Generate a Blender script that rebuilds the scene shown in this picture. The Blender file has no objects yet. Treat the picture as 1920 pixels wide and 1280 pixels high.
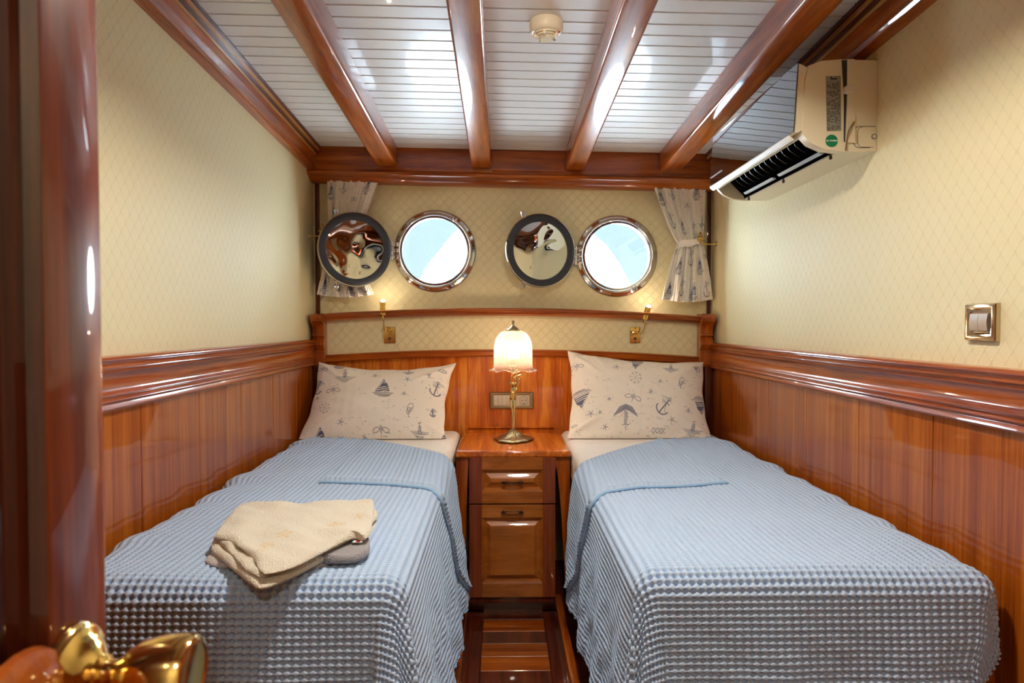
import bpy, bmesh, math, random
import numpy as np
from mathutils import Vector, Matrix

random.seed(7); rng = np.random.default_rng(7)
scn = bpy.context.scene
COL = scn.collection
PI = math.pi
H = 1.155                                   # camera height over the sole of the well
YAW, PITCH, F = math.radians(0.90), math.radians(1.48), 1280.0

# ------------------------------------------------------------------ camera
cam_d = bpy.data.cameras.new('camera'); cam = bpy.data.objects.new('camera', cam_d); COL.objects.link(cam)
cam.location = (0, 0, H); cam.rotation_euler = (PI/2 - PITCH, 0, -YAW)
cam_d.sensor_width = 36; cam_d.lens = 24; cam_d.clip_start = 0.02; cam_d.clip_end = 300
cam_d.dof.use_dof = True; cam_d.dof.focus_distance = 2.3; cam_d.dof.aperture_fstop = 8
scn.camera = cam
CR = cam.rotation_euler.to_matrix()
def ray(px, py): return CR @ Vector(((px-960)/F, (640-py)/F, -1))
def atY(px, py, Y):
    r = ray(px, py); return Vector((0, 0, H)) + r*(Y/r.y)
def atX(px, py, X):
    r = ray(px, py); return Vector((0, 0, H)) + r*(X/r.x)
def atZ(px, py, Z):
    r = ray(px, py); return Vector((0, 0, H)) + r*((Z-H)/r.z)

# ------------------------------------------------------------------ objects
ORG = {}
def props(o, label=None, cat=None, group=None, kind=None):
    if label: o['label'] = label
    if cat: o['category'] = cat
    if group: o['group'] = group
    if kind: o['kind'] = kind
    return o
def thing(name, label, cat, loc, group=None):
    o = bpy.data.objects.new(name, None); COL.objects.link(o); o.empty_display_size = .05
    o.location = loc; ORG[o.name] = Vector(loc)
    return props(o, label, cat, group)
def sharpen(bm, ang=35):
    for f in bm.faces: f.smooth = True
    for e in bm.edges:
        if len(e.link_faces) == 2 and e.calc_face_angle(0) > math.radians(ang): e.smooth = False
def obj(name, bm, mat, parent=None, label=None, cat=None, group=None, kind=None, ang=35, recalc=True):
    if recalc: bmesh.ops.recalc_face_normals(bm, faces=bm.faces)
    sharpen(bm, ang)
    if parent is None:
        vs = [v.co for v in bm.verts]
        L = Vector(((min(v.x for v in vs)+max(v.x for v in vs))/2, (min(v.y for v in vs)+max(v.y for v in vs))/2, min(v.z for v in vs)))
    else: L = ORG[parent.name]
    bmesh.ops.translate(bm, verts=bm.verts, vec=-L)
    me = bpy.data.meshes.new(name); bm.to_mesh(me); bm.free()
    for m in (mat if isinstance(mat, (list, tuple)) else [mat]): me.materials.append(m)
    o = bpy.data.objects.new(name, me); COL.objects.link(o)
    if parent is None: o.location = L
    else: o.parent = parent
    ORG[o.name] = L
    return props(o, label, cat, group, kind)
def struct(name, bm, mat, parent=None, **k):
    return obj(name, bm, mat, parent, kind='structure' if parent is None else None, **k)
def grid_obj(name, P, mat, parent=None, col=None, label=None, cat=None, group=None, extra=None, wrapu=False):
    """P: (n,m,3) world points; one smooth surface.  extra: further (n,m,3) patches in the same mesh"""
    patches = [P] + (extra or []); V = []; Q = []; C = []; off = 0
    for k, A in enumerate(patches):
        n, m = A.shape[:2]; V.append(A.reshape(-1, 3))
        idx = np.arange(n*m).reshape(n, m) + off
        Q.append(np.stack([idx[:-1, :-1], idx[1:, :-1], idx[1:, 1:], idx[:-1, 1:]], -1).reshape(-1, 4)); off += n*m
        if col is not None: C.append((col[k] if isinstance(col, list) else col).reshape(-1, 3) if (k == 0 or isinstance(col, list)) else np.ones((n*m, 3)))
    V = np.concatenate(V); Q = np.concatenate(Q).astype(np.int32)
    if parent is None: L = Vector(((V[:, 0].min()+V[:, 0].max())/2, (V[:, 1].min()+V[:, 1].max())/2, V[:, 2].min()))
    else: L = ORG[parent.name]
    V = V - np.array(L)
    me = bpy.data.meshes.new(name)
    me.vertices.add(len(V)); me.vertices.foreach_set('co', V.astype(np.float32).ravel())
    me.loops.add(Q.size); me.loops.foreach_set('vertex_index', Q.ravel())
    me.polygons.add(len(Q)); me.polygons.foreach_set('loop_start', np.arange(0, Q.size, 4, dtype=np.int32))
    me.polygons.foreach_set('loop_total', np.full(len(Q), 4, dtype=np.int32))
    me.polygons.foreach_set('use_smooth', np.ones(len(Q), dtype=bool))
    me.update(calc_edges=True); me.validate()
    if col is not None:
        C = np.concatenate(C); a = me.color_attributes.new('print', 'FLOAT_COLOR', 'POINT')
        a.data.foreach_set('color', np.concatenate([C, np.ones((len(C), 1))], 1).astype(np.float32).ravel())
    me.materials.append(mat)
    o = bpy.data.objects.new(name, me); COL.objects.link(o)
    if parent is None: o.location = L
    else: o.parent = parent
    ORG[o.name] = L
    return props(o, label, cat, group)

# ------------------------------------------------------------------ shapes
def B(): return bmesh.new()
def setmi(bm, n0, mi):
    bm.faces.ensure_lookup_table()
    for f in bm.faces[n0:]: f.material_index = mi
def box(bm, x0, x1, y0, y1, z0, z1, bev=0.0, seg=2, mi=0, M=None):
    t = bmesh.new()
    vs = [t.verts.new((x, y, z)) for x in (x0, x1) for y in (y0, y1) for z in (z0, z1)]
    for q in ((0,1,3,2),(4,6,7,5),(0,4,5,1),(2,3,7,6),(0,2,6,4),(1,5,7,3)): t.faces.new([vs[i] for i in q])
    if bev > 0: bmesh.ops.bevel(t, geom=list(t.edges), offset=bev, segments=seg, profile=.5, affect='EDGES')
    if M is not None: bmesh.ops.transform(t, matrix=M, verts=t.verts)
    for f in t.faces: f.material_index = mi
    merge(bm, t)
def merge(bm, t):
    me = bpy.data.meshes.new('tmp'); t.to_mesh(me); t.free(); bm.from_mesh(me); bpy.data.meshes.remove(me)
def tube(bm, pts, rad, seg=12, cap=True, flat=None, mi=0):
    pts = [Vector(p) for p in pts]; n = len(pts)
    if not hasattr(rad, '__len__'): rad = [rad]*n
    ref = None; rings = []
    for i, p in enumerate(pts):
        d = (pts[min(i+1, n-1)] - pts[max(i-1, 0)]).normalized()
        if ref is None: ref = Vector((0, 0, 1)) if abs(d.z) < .9 else Vector((0, 1, 0))
        a = (ref - d*ref.dot(d)).normalized(); b = d.cross(a); ref = a
        fx = 1 if flat is None else flat
        rings.append([bm.verts.new(p + a*math.cos(2*PI*k/seg)*rad[i] + b*math.sin(2*PI*k/seg)*rad[i]*fx) for k in range(seg)])
    fs = []
    for r0, r1 in zip(rings, rings[1:]):
        for k in range(seg): fs.append(bm.faces.new((r0[k], r0[(k+1) % seg], r1[(k+1) % seg], r1[k])))
    if cap: fs.append(bm.faces.new(rings[0][::-1])); fs.append(bm.faces.new(rings[-1]))
    for f in fs: f.material_index = mi
def spline(pts, n=8):
    P = [Vector(p) for p in pts]; out = []
    for i in range(len(P)-1):
        p0, p1, p2, p3 = P[max(i-1, 0)], P[i], P[i+1], P[min(i+2, len(P)-1)]
        for k in range(n):
            t = k/n; out.append(.5*((2*p1)+(p2-p0)*t+(2*p0-5*p1+4*p2-p3)*t*t+(3*p1-p0-3*p2+p3)*t**3))
    return out+[P[-1]]
def lathe(bm, prof, c, axis='Z', seg=48, rfun=None, mi=0, M=None):
    """prof [(radius, height)]; c centre; axis the direction of height"""
    c = Vector(c); rings = []
    A = {'Z': (Vector((1,0,0)), Vector((0,1,0)), Vector((0,0,1))), 'X': (Vector((0,1,0)), Vector((0,0,1)), Vector((1,0,0))), 'Y': (Vector((0,0,1)), Vector((1,0,0)), Vector((0,1,0)))}[axis] if isinstance(axis, str) else axis
    fs = []
    for r, h in prof:
        if r < 1e-6: rings.append([bm.verts.new(c + A[2]*h)]); continue
        ring = []
        for k in range(seg):
            a = 2*PI*k/seg; rr, hh = (r, h) if rfun is None else rfun(r, h, a)
            ring.append(bm.verts.new(c + A[0]*rr*math.cos(a) + A[1]*rr*math.sin(a) + A[2]*hh))
        rings.append(ring)
    for r0, r1 in zip(rings, rings[1:]):
        if len(r0) == 1 and len(r1) == 1: continue
        for k in range(seg):
            a, b = k, (k+1) % seg
            q = [r0[0], r1[b], r1[a]] if len(r0) == 1 else ([r0[a], r0[b], r1[0]] if len(r1) == 1 else [r0[a], r0[b], r1[b], r1[a]])
            fs.append(bm.faces.new(q))
    for f in fs: f.material_index = mi
def sweep(bm, sections, closed=True, cap=True, mi=0):
    """loft a list of equally long point lists"""
    R = [[bm.verts.new(p) for p in s] for s in sections]; n = len(R[0]); fs = []
    for a, b in zip(R, R[1:]):
        for k in range(n if closed else n-1): fs.append(bm.faces.new((a[k], a[(k+1) % n], b[(k+1) % n], b[k])))
    if cap and closed:
        fs.append(bm.faces.new(R[0][::-1])); fs.append(bm.faces.new(R[-1]))
    for f in fs: f.material_index = mi
def smooth_noise(n, scale, seed, octaves=3):
    r = np.random.default_rng(seed); ws = []
    for o in range(octaves):
        for _ in range(n):
            a = r.uniform(0, 2*PI); k = 2*PI/scale*(1.9**o)*r.uniform(.7, 1.3)
            ws.append((k*math.cos(a), k*math.sin(a), r.uniform(0, 2*PI), .55**o))
    tot = sum(w[3] for w in ws)**.5*1.3
    return lambda x, y: sum(w[3]*np.sin(w[0]*x+w[1]*y+w[2]) for w in ws)/tot

# ------------------------------------------------------------------ materials
def newmat(name):
    m = bpy.data.materials.new(name); m.use_nodes = True; nt = m.node_tree
    b = nt.nodes['Principled BSDF']; return m, nt, b
def N(nt, t, **k):
    n = nt.nodes.new(t)
    for a, v in k.items(): setattr(n, a, v)
    return n
def setin(n, **k):
    for a, v in k.items(): n.inputs[a.replace('_', ' ')].default_value = v
def rgb(r, g, b): # sRGB 0-255 -> linear
    f = lambda c: (c/255)/12.92 if c/255 <= .04045 else (((c/255)+.055)/1.055)**2.4
    return (f(r), f(g), f(b), 1)
def plain(name, col, rough=.5, metal=0, coat=0, spec=.5, bump=None, emis=None):
    m, nt, b = newmat(name); setin(b, Base_Color=col, Roughness=rough, Metallic=metal, Coat_Weight=coat, Coat_Roughness=.05)
    b.inputs['Specular IOR Level'].default_value = spec
    if emis: setin(b, Emission_Color=emis[0], Emission_Strength=emis[1])
    if bump:
        tc = N(nt, 'ShaderNodeTexCoord'); no = N(nt, 'ShaderNodeTexNoise'); setin(no, Scale=bump[0], Detail=3.0)
        nt.links.new(tc.outputs['Object'], no.inputs['Vector'])
        bp = N(nt, 'ShaderNodeBump'); setin(bp, Strength=bump[1], Distance=bump[2])
        nt.links.new(no.outputs['Fac'], bp.inputs['Height']); nt.links.new(bp.outputs['Normal'], b.inputs['Normal'])
    return m
def wood(name, cols, axis='X', stretch=18, scale=1.6, gloss=1.0, rough=.32, ribbon=0, wavy=.06, fine=.35):
    """varnished timber, grain along axis"""
    m, nt, b = newmat(name); L = nt.links.new
    tc = N(nt, 'ShaderNodeTexCoord'); mp = N(nt, 'ShaderNodeMapping')
    s = {'X': (1, stretch, stretch), 'Y': (stretch, 1, stretch), 'Z': (stretch, stretch, 1)}[axis]
    mp.inputs['Scale'].default_value = s; L(tc.outputs['Object'], mp.inputs['Vector'])
    n1 = N(nt, 'ShaderNodeTexNoise'); setin(n1, Scale=scale, Detail=5.0, Roughness=.6, Distortion=.5); L(mp.outputs[0], n1.inputs['Vector'])
    mp2 = N(nt, 'ShaderNodeMapping'); mp2.inputs['Scale'].default_value = tuple(4*c if c > 1 else 3 for c in s); L(tc.outputs['Object'], mp2.inputs['Vector'])
    n2 = N(nt, 'ShaderNodeTexNoise'); setin(n2, Scale=scale*2, Detail=3.0, Roughness=.7); L(mp2.outputs[0], n2.inputs['Vector'])
    mx = N(nt, 'ShaderNodeMath', operation='MULTIPLY_ADD'); L(n2.outputs['Fac'], mx.inputs[0]); mx.inputs[1].default_value = fine
    sub = N(nt, 'ShaderNodeMath', operation='SUBTRACT'); L(n1.outputs['Fac'], sub.inputs[0]); sub.inputs[1].default_value = fine/2
    L(sub.outputs[0], mx.inputs[2])
    cr = N(nt, 'ShaderNodeValToRGB'); e = cr.color_ramp.elements
    e[0].position, e[0].color = .3, cols[0]; e[1].position, e[1].color = .7, cols[2]
    k = e.new(.5); k.color = cols[1]
    L(mx.outputs[0], cr.inputs[0]); L(cr.outputs[0], b.inputs['Base Color'])
    setin(b, Roughness=rough, Coat_Weight=gloss, Coat_Roughness=.035, Coat_IOR=1.42)
    b.inputs['Specular IOR Level'].default_value = .2
    n3 = N(nt, 'ShaderNodeTexNoise'); setin(n3, Scale=7.0, Detail=2.0); L(tc.outputs['Object'], n3.inputs['Vector'])
    bp = N(nt, 'ShaderNodeBump'); setin(bp, Strength=wavy, Distance=.01); L(n3.outputs['Fac'], bp.inputs['Height'])
    L(bp.outputs['Normal'], b.inputs['Coat Normal'])
    return m
MAH = (rgb(108, 42, 6), rgb(156, 72, 12), rgb(188, 100, 24))
DRK = (rgb(52, 16, 8), rgb(86, 32, 15), rgb(112, 48, 22))
ORA = (rgb(150, 66, 16), rgb(196, 100, 26), rgb(232, 140, 44))
WAI = (rgb(134, 60, 8), rgb(164, 82, 16), rgb(188, 106, 30))
w_mahx = wood('mahogany_x', MAH, 'X'); w_mahy = wood('mahogany_y', MAH, 'Y'); w_mahz = wood('mahogany_z', MAH, 'Z')
w_darkx = wood('dark_mahogany_x', DRK, 'X'); w_darky = wood('dark_mahogany_y', DRK, 'Y'); w_darkz = wood('dark_mahogany_z', DRK, 'Z')
w_ribbon = wood('ribbon_veneer', (rgb(158, 68, 16), rgb(204, 104, 28), rgb(240, 156, 56)), 'Z', stretch=15, scale=1.0, fine=.55)
w_wains = wood('wainscot_veneer', WAI, 'Z', stretch=40, scale=.9, fine=.7, wavy=.1)
w_light = wood('light_teak_strip', (rgb(178, 118, 58), rgb(204, 146, 80), rgb(220, 168, 104)), 'Y', gloss=.35)
w_strip = wood('dark_strip', DRK, 'Y', gloss=.35)
w_topx = wood('nightstand_top_wood', ORA, 'Y', stretch=24)
w_panel = wood('oak_like_panel', (rgb(140, 74, 20), rgb(172, 98, 34), rgb(190, 112, 44)), 'X', stretch=6, scale=3)
m_paint = plain('white_gloss_planks', rgb(232, 232, 228), .42, coat=.15, bump=(9, .12, .01))
m_gap = plain('plank_gap', rgb(74, 54, 40), .8)
m_white = plain('white_sheet', rgb(232, 226, 218), .85, bump=(30, .35, .01), spec=.2)
m_steel = plain('polished_steel', (.72, .72, .72, 1), .09, 1)
m_brass = plain('polished_brass', (.83, .60, .22, 1), .13, 1)
m_oldbrass = plain('antique_brass', (.42, .33, .17, 1), .33, 1, bump=(60, .6, .004))
m_bronze = plain('dark_bronze', (.09, .05, .03, 1), .3, .8)
m_rubber = plain('black_rubber', rgb(42, 46, 54), .55)
m_rubberdark = plain('matt_black_plastic', rgb(9, 9, 11), 1.0, spec=.0)
m_black = plain('black_plastic', rgb(14, 15, 18), .35)
m_cream = plain('cream_plastic', rgb(236, 226, 196), .38)
m_creamw = plain('pale_plastic', rgb(226, 222, 206), .4)
m_greylab = plain('grey_paper_label', rgb(150, 150, 138), .7)
m_ink = plain('label_ink', rgb(60, 60, 55), .8)
m_green = plain('green_sticker_paper', rgb(0, 128, 84), .6)
m_wht = plain('white_ink', rgb(225, 235, 228), .7)
m_switch = plain('taupe_rocker', rgb(168, 150, 130), .35)
m_bluebar = plain('pale_louver_plastic', rgb(170, 190, 205), .3)

def mirror_mat():
    m, nt, b = newmat('dented_steel_mirror'); L = nt.links.new
    setin(b, Base_Color=(.62, .61, .60, 1), Metallic=1, Roughness=.035)
    tc = N(nt, 'ShaderNodeTexCoord'); no = N(nt, 'ShaderNodeTexNoise'); setin(no, Scale=5.6, Detail=1.0, Distortion=.7)
    L(tc.outputs['Object'], no.inputs['Vector']); bp = N(nt, 'ShaderNodeBump'); setin(bp, Strength=.9, Distance=.022)
    L(no.outputs['Fac'], bp.inputs['Height']); L(bp.outputs['Normal'], b.inputs['Normal']); return m
m_mirror = mirror_mat()
m_acmir = plain('smoked_mirror_panel', (.31, .34, .38, 1), .02, 1, bump=(3, .12, .01))

def wallpaper(name, plane):
    """cream embossed paper with an ogee lattice"""
    m, nt, b = newmat(name); L = nt.links.new
    tc = N(nt, 'ShaderNodeTexCoord'); sp = N(nt, 'ShaderNodeSeparateXYZ'); L(tc.outputs['Object'], sp.inputs[0])
    def M(op, a, c=None, d=None):
        n = N(nt, 'ShaderNodeMath', operation=op)
        for i, v in enumerate((a, c, d)):
            if v is None: continue
            if isinstance(v, (int, float)): n.inputs[i].default_value = v
            else: L(v, n.inputs[i])
        return n.outputs[0]
    u = sp.outputs['X' if plane == 'XZ' else 'Y']; z = sp.outputs['Z']
    cu = M('COSINE', M('MULTIPLY', u, 2*PI/(.048 if plane == 'XZ' else .040))); cz = M('COSINE', M('MULTIPLY', z, 2*PI/.050))
    g = M('ABSOLUTE', M('SUBTRACT', M('ABSOLUTE', M('ADD', cu, cz)), .20 if plane == 'XZ' else .0))
    line = M('SUBTRACT', 1, M('MINIMUM', M('MULTIPLY', g, 4.5 if plane == 'XZ' else 3.2), 1))
    no = N(nt, 'ShaderNodeTexNoise'); setin(no, Scale=260.0, Detail=2.0); L(tc.outputs['Object'], no.inputs['Vector'])
    hgt = M('ADD', line, M('MULTIPLY', no.outputs['Fac'], .35))
    bp = N(nt, 'ShaderNodeBump'); setin(bp, Strength=.6 if plane == 'XZ' else .35, Distance=.0018); L(hgt, bp.inputs['Height']); L(bp.outputs['Normal'], b.inputs['Normal'])
    n2 = N(nt, 'ShaderNodeTexNoise'); setin(n2, Scale=1.3, Detail=2.0); L(tc.outputs['Object'], n2.inputs['Vector'])
    mx = N(nt, 'ShaderNodeMix', data_type='RGBA'); L(M('MULTIPLY', line, .16 if plane == 'XZ' else .30), mx.inputs['Factor'])
    mx.inputs['A'].default_value = rgb(231, 219, 174); mx.inputs['B'].default_value = rgb(210, 198, 150)
    L(mx.outputs['Result'], b.inputs['Base Color']); setin(b, Roughness=.6); b.inputs['Specular IOR Level'].default_value = .3
    return m
wp_side = wallpaper('cream_wallpaper_side', 'YZ'); wp_back = wallpaper('cream_wallpaper_back', 'XZ')

def cloth(name, tint, rough=.9, fuzz=(400, .25, .001), sheen=.3):
    m, nt, b = newmat(name); L = nt.links.new
    at = N(nt, 'ShaderNodeVertexColor', layer_name='print'); mx = N(nt, 'ShaderNodeMix', data_type='RGBA', blend_type='MULTIPLY')
    mx.inputs['Factor'].default_value = 1; mx.inputs['A'].default_value = tint; L(at.outputs['Color'], mx.inputs['B'])
    L(mx.outputs['Result'], b.inputs['Base Color']); setin(b, Roughness=rough, Sheen_Weight=sheen); b.inputs['Specular IOR Level'].default_value = .15
    tc = N(nt, 'ShaderNodeTexCoord'); no = N(nt, 'ShaderNodeTexNoise'); setin(no, Scale=float(fuzz[0]), Detail=2.0); L(tc.outputs['Object'], no.inputs['Vector'])
    bp = N(nt, 'ShaderNodeBump'); setin(bp, Strength=fuzz[1], Distance=fuzz[2]); L(no.outputs['Fac'], bp.inputs['Height']); L(bp.outputs['Normal'], b.inputs['Normal'])
    return m
m_print = cloth('nautical_cotton', rgb(243, 237, 226), fuzz=(300, .1, .0006))
m_terry = cloth('cream_terry', rgb(252, 242, 216), fuzz=(330, 1.0, .009), sheen=.5)
m_terryw = cloth('white_terry', rgb(244, 236, 228), fuzz=(330, 1.0, .009), sheen=.5)
m_terryg = cloth('grey_terry', rgb(170, 165, 168), fuzz=(330, 1.0, .009), sheen=.5)
m_blanket = plain('blue_waffle_cotton', rgb(182, 203, 228), .9, bump=(600, .2, .0005), spec=.15)
m_hem = plain('blue_cotton_hem', rgb(150, 188, 224), .9, bump=(400, .2, .0005), spec=.15)

# ------------------------------------------------------------------ key dimensions
YB = 3.34                                    # porthole wall
YH = 3.30                                    # headboard face
XL = atY(588, 500, YB).x; XR = atY(1334, 500, YB).x
# ceiling plane
pL, pR = atY(593, 274, 3.24), atY(1340, 289, 3.24)
tx = (pR.z-pL.z)/(pR.x-pL.x); SL = .050
def cz(x, y): return pL.z + (x-pL.x)*tx + (3.24-y)*SL
Y0 = -.10                                    # near end of the room

# ================================================================== ROOM
bm = B()
pw = .0685; y = 3.24
while y > Y0:
    a, b_ = y-.0019, y-pw+.0019
    for (x0, x1) in ((XL-.02, XR+.02),):
        t = bmesh.new()
        z_ = [cz(x0, a), cz(x1, a), cz(x1, b_), cz(x0, b_)]
        lo = [t.verts.new((x0, a, z_[0])), t.verts.new((x1, a, z_[1])), t.verts.new((x1, b_, z_[2])), t.verts.new((x0, b_, z_[3]))]
        up = [t.verts.new(v.co + Vector((0, 0, .012))) for v in lo]
        t.faces.new(lo); t.faces.new(up[::-1])
        for k in range(4): t.faces.new((lo[k], up[k], up[(k+1) % 4], lo[(k+1) % 4]))
        es = [e for e in t.edges if abs(e.verts[0].co.z-e.verts[1].co.z) < .05 and e.verts[0] in lo and e.verts[1] in lo and abs(e.verts[0].co.x-e.verts[1].co.x) > .5]
        bmesh.ops.bevel(t, geom=es, offset=.0022, segments=2, affect='EDGES')
        merge(bm, t)
    y -= pw
n0 = len(bm.faces)
sweep(bm, [[(x, 3.4, cz(x, 3.4)+.012), (x, Y0, cz(x, Y0)+.012), (x, Y0, cz(x, Y0)+.05), (x, 3.4, cz(x, 3.4)+.05)] for x in (XL-.05, XR+.05)], mi=1)
struct('ceiling', bm, [m_paint, m_gap])

def slab_wall(name, x0, x1, y0, y1, z0, z1, mat):
    bm = B(); box(bm, x0, x1, y0, y1, z0, z1); return struct(name, bm, mat)
slab_wall('wall_left', XL-.05, XL, Y0, 3.5, -.05, 2.25, wp_side)
slab_wall('wall_right', XR, XR+.05, Y0, 3.5, -.05, 2.25, wp_side)
# front wall beside the doorway the camera stands in
bm = B(); box(bm, XL, -.36, Y0-.05, Y0, -.02, 2.2); box(bm, .42, XR, Y0-.05, Y0, -.02, 2.2); box(bm, -.36, .42, Y0-.05, Y0, 1.85, 2.2)
struct('wall_front', bm, w_mahz)

# passage behind the doorway
bm = B(); box(bm, -1.0, 1.0, -1.30, -1.25, 0, 2.2); struct('wall_passage', bm, wp_back)
bm = B(); box(bm, -1.05, -1.0, -1.3, Y0-.04, 0, 2.2); struct('trim_14', bm, w_mahz)
bm = B(); box(bm, 1.0, 1.05, -1.3, Y0-.04, 0, 2.2); struct('trim_15', bm, w_mahz)
bm = B(); box(bm, -1.05, 1.05, -1.3, Y0-.0, 2.12, 2.2); struct('trim_16', bm, m_paint)
bm = B(); box(bm, -1.05, 1.05, -1.3, Y0-.0, -.05, 0); struct('trim_17', bm, w_mahx)
# floor: cross planks between two dark borders, plus solid sub-floor
bm = B()
box(bm, XL, XR, Y0, 3.35, -.06, -.012, mi=1)
y = 2.64; k = 0
while y > Y0:
    box(bm, -.07, .165, y-.098, y-.0015, -.02, -.001+random.uniform(-.0006, .0006), .0015, 1, mi=k % 3); y -= .098; k += 1
box(bm, -.135, -.072, Y0, 2.70, -.02, 0, .0015, 1, mi=1); box(bm, .167, .215, Y0, 2.70, -.02, 0, .0015, 1, mi=1)
box(bm, -.072, .167, 2.642, 2.76, -.02, 0, .0015, 1, mi=1)
struct('floor', bm, [w_mahx, w_darky, wood('mahogany_plank', (rgb(112, 50, 18), rgb(150, 76, 28), rgb(180, 100, 42)), 'X')])

# wall with two porthole openings
PH = []
for (px, py) in ((816, 471), (1156, 480.5)):
    p = atY(px, py, YB); PH.append(p)
RG, RO = .158, .200
bm = B()
zt = cz(0, YB)+.1
c4 = [bm.verts.new(v) for v in ((XL-.02, YB, -.08), (XR+.02, YB, -.08), (XR+.02, YB, zt), (XL-.02, YB, zt))]
for k in range(4): bm.edges.new((c4[k], c4[(k+1) % 4]))
for p in PH:
    r = [bm.verts.new((p.x+(RG+.012)*math.cos(2*PI*k/64), YB, p.z+(RG+.012)*math.sin(2*PI*k/64))) for k in range(64)]
    for k in range(64): bm.edges.new((r[k], r[(k+1) % 64]))
bmesh.ops.triangle_fill(bm, edges=list(bm.edges), use_beauty=True)
ex = bmesh.ops.extrude_face_region(bm, geom=list(bm.faces))
bmesh.ops.translate(bm, verts=[g for g in ex['geom'] if isinstance(g, bmesh.types.BMVert)], vec=(0, .07, 0))
struct('wall_back', bm, wp_back)

# ------------------------------------------------------------------ ceiling beams
def beam(name, pxl, pxr, mat=None, wob=0):
    yb = 3.235
    x0 = atY(pxl, 312, yb).x; x1 = atY(pxr, 318, yb).x; hb = .088; c = .010
    bm = B(); S = []
    for Y in np.linspace(yb, Y0, 14):
        zt_ = cz((x0+x1)/2, Y); zb = zt_-hb
        pr = [(x0, zt_+.002), (x0, zb+c)] + [(x0+c-c*math.cos(a), zb+c-c*math.sin(a)) for a in (PI/6, PI/3)] + [(x0+c, zb), (x1-c, zb)] + \
             [(x1-c+c*math.sin(a), zb+c-c*math.cos(a)) for a in (PI/6, PI/3)] + [(x1, zb+c), (x1, zt_+.002)]
        S.append([(x, Y, z) for x, z in pr])
    sweep(bm, S); return struct(name, bm, mat or w_mahy)
beam('trim_1', 706, 744); beam('trim_2', 884, 921); beam('trim_3', 1060, 1096); beam('trim_4', 1237, 1276)

# cross beam over the porthole wall, with rounded lower moulding
bm = B()
def xsect(x, pr): return [(x, y_, z_) for y_, z_ in pr]
def lin(a, b, t): return a+(b-a)*t
bl, br = atY(590, 329, 3.24).z, atY(1340, 346, 3.24).z
S = []
for x in (XL, XR):
    t = (x-XL)/(XR-XL); zb = lin(bl, br, t); zt_ = cz(x, 3.24)+.004
    pr = [(YB, zt_), (3.245, zt_), (3.245, zb+.034), (3.238, zb+.030), (3.234, zb+.022), (3.236, zb+.012), (3.244, zb+.006), (3.262, zb+.003), (3.270, zb-.008), (3.285, zb-.016), (YB, zb-.018)]
    S.append(xsect(x, pr))
sweep(bm, S); obj5 = struct('trim_5', bm, w_mahx)
bm = B()
x0, x1 = atY(923, 300, 3.23).x, atY(1059, 300, 3.23).x
t0, t1 = (x0-XL)/(XR-XL), (x1-XL)/(XR-XL)
sweep(bm, [[(x, 3.2445, cz(x, 3.24)-.003), (x, 3.236, cz(x, 3.24)-.006), (x, 3.234, lin(bl, br, t)+.044), (x, 3.238, lin(bl, br, t)+.040), (x, 3.2445, lin(bl, br, t)+.038)] for x, t in ((x0, t0), (x1, t1))])
obj('center_block', bm, w_mahx, obj5)

# crown mouldings on the side walls: rail plus light and dark laminations
def crown(name, X, sgn, zcor, mats):
    bm = B()
    # (projection from wall, height above bottom) steps ; material
    parts = [([(0, 0), (.020, 0), (.030, .006), (.034, .016), (.030, .024), (.026, .030), (.026, .062), (.032, .068), (.038, .074), (.034, .082), (.0, .082)], 0),
             ([(0, .082), (.036, .082), (.036, .094), (0, .094)], 1), ([(0, .094), (.043, .094), (.043, .106), (0, .106)], 2),
             ([(0, .106), (.049, .106), (.049, .118), (0, .118)], 1), ([(0, .118), (.056, .118), (.056, .16), (0, .16)], 2)]
    hh = (cz(X, 3.24) - zcor)
    k = hh/.130
    for pr, mi in parts:
        S = []
        for Y in (3.30, Y0):
            zb = cz(X, Y)-hh
            S.append([(X-sgn*p*1.15, Y, min(zb+h*k, cz(X-sgn*p, Y)+.004)) for p, h in pr])
        sweep(bm, S, mi=mi)
    return struct(name, bm, mats)
crown('trim_6', XL, -1, atY(586, 326, YB).z, [w_mahy, w_light, w_strip])
crown('trim_7', XR, 1, atY(1340, 345, YB).z, [w_mahy, w_light, w_strip])

# narrow uprights in the corners of the porthole wall
for nm, a, b_ in (('trim_8', 592, 600), ('trim_9', 1325, 1332)):
    bm = B(); box(bm, atY(a, 450, YB).x, atY(b_, 450, YB).x, YB-.012, YB+.001, atY(595, 596, YB).z, bl-.01, .003); struct(nm, bm, w_darkz)

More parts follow.
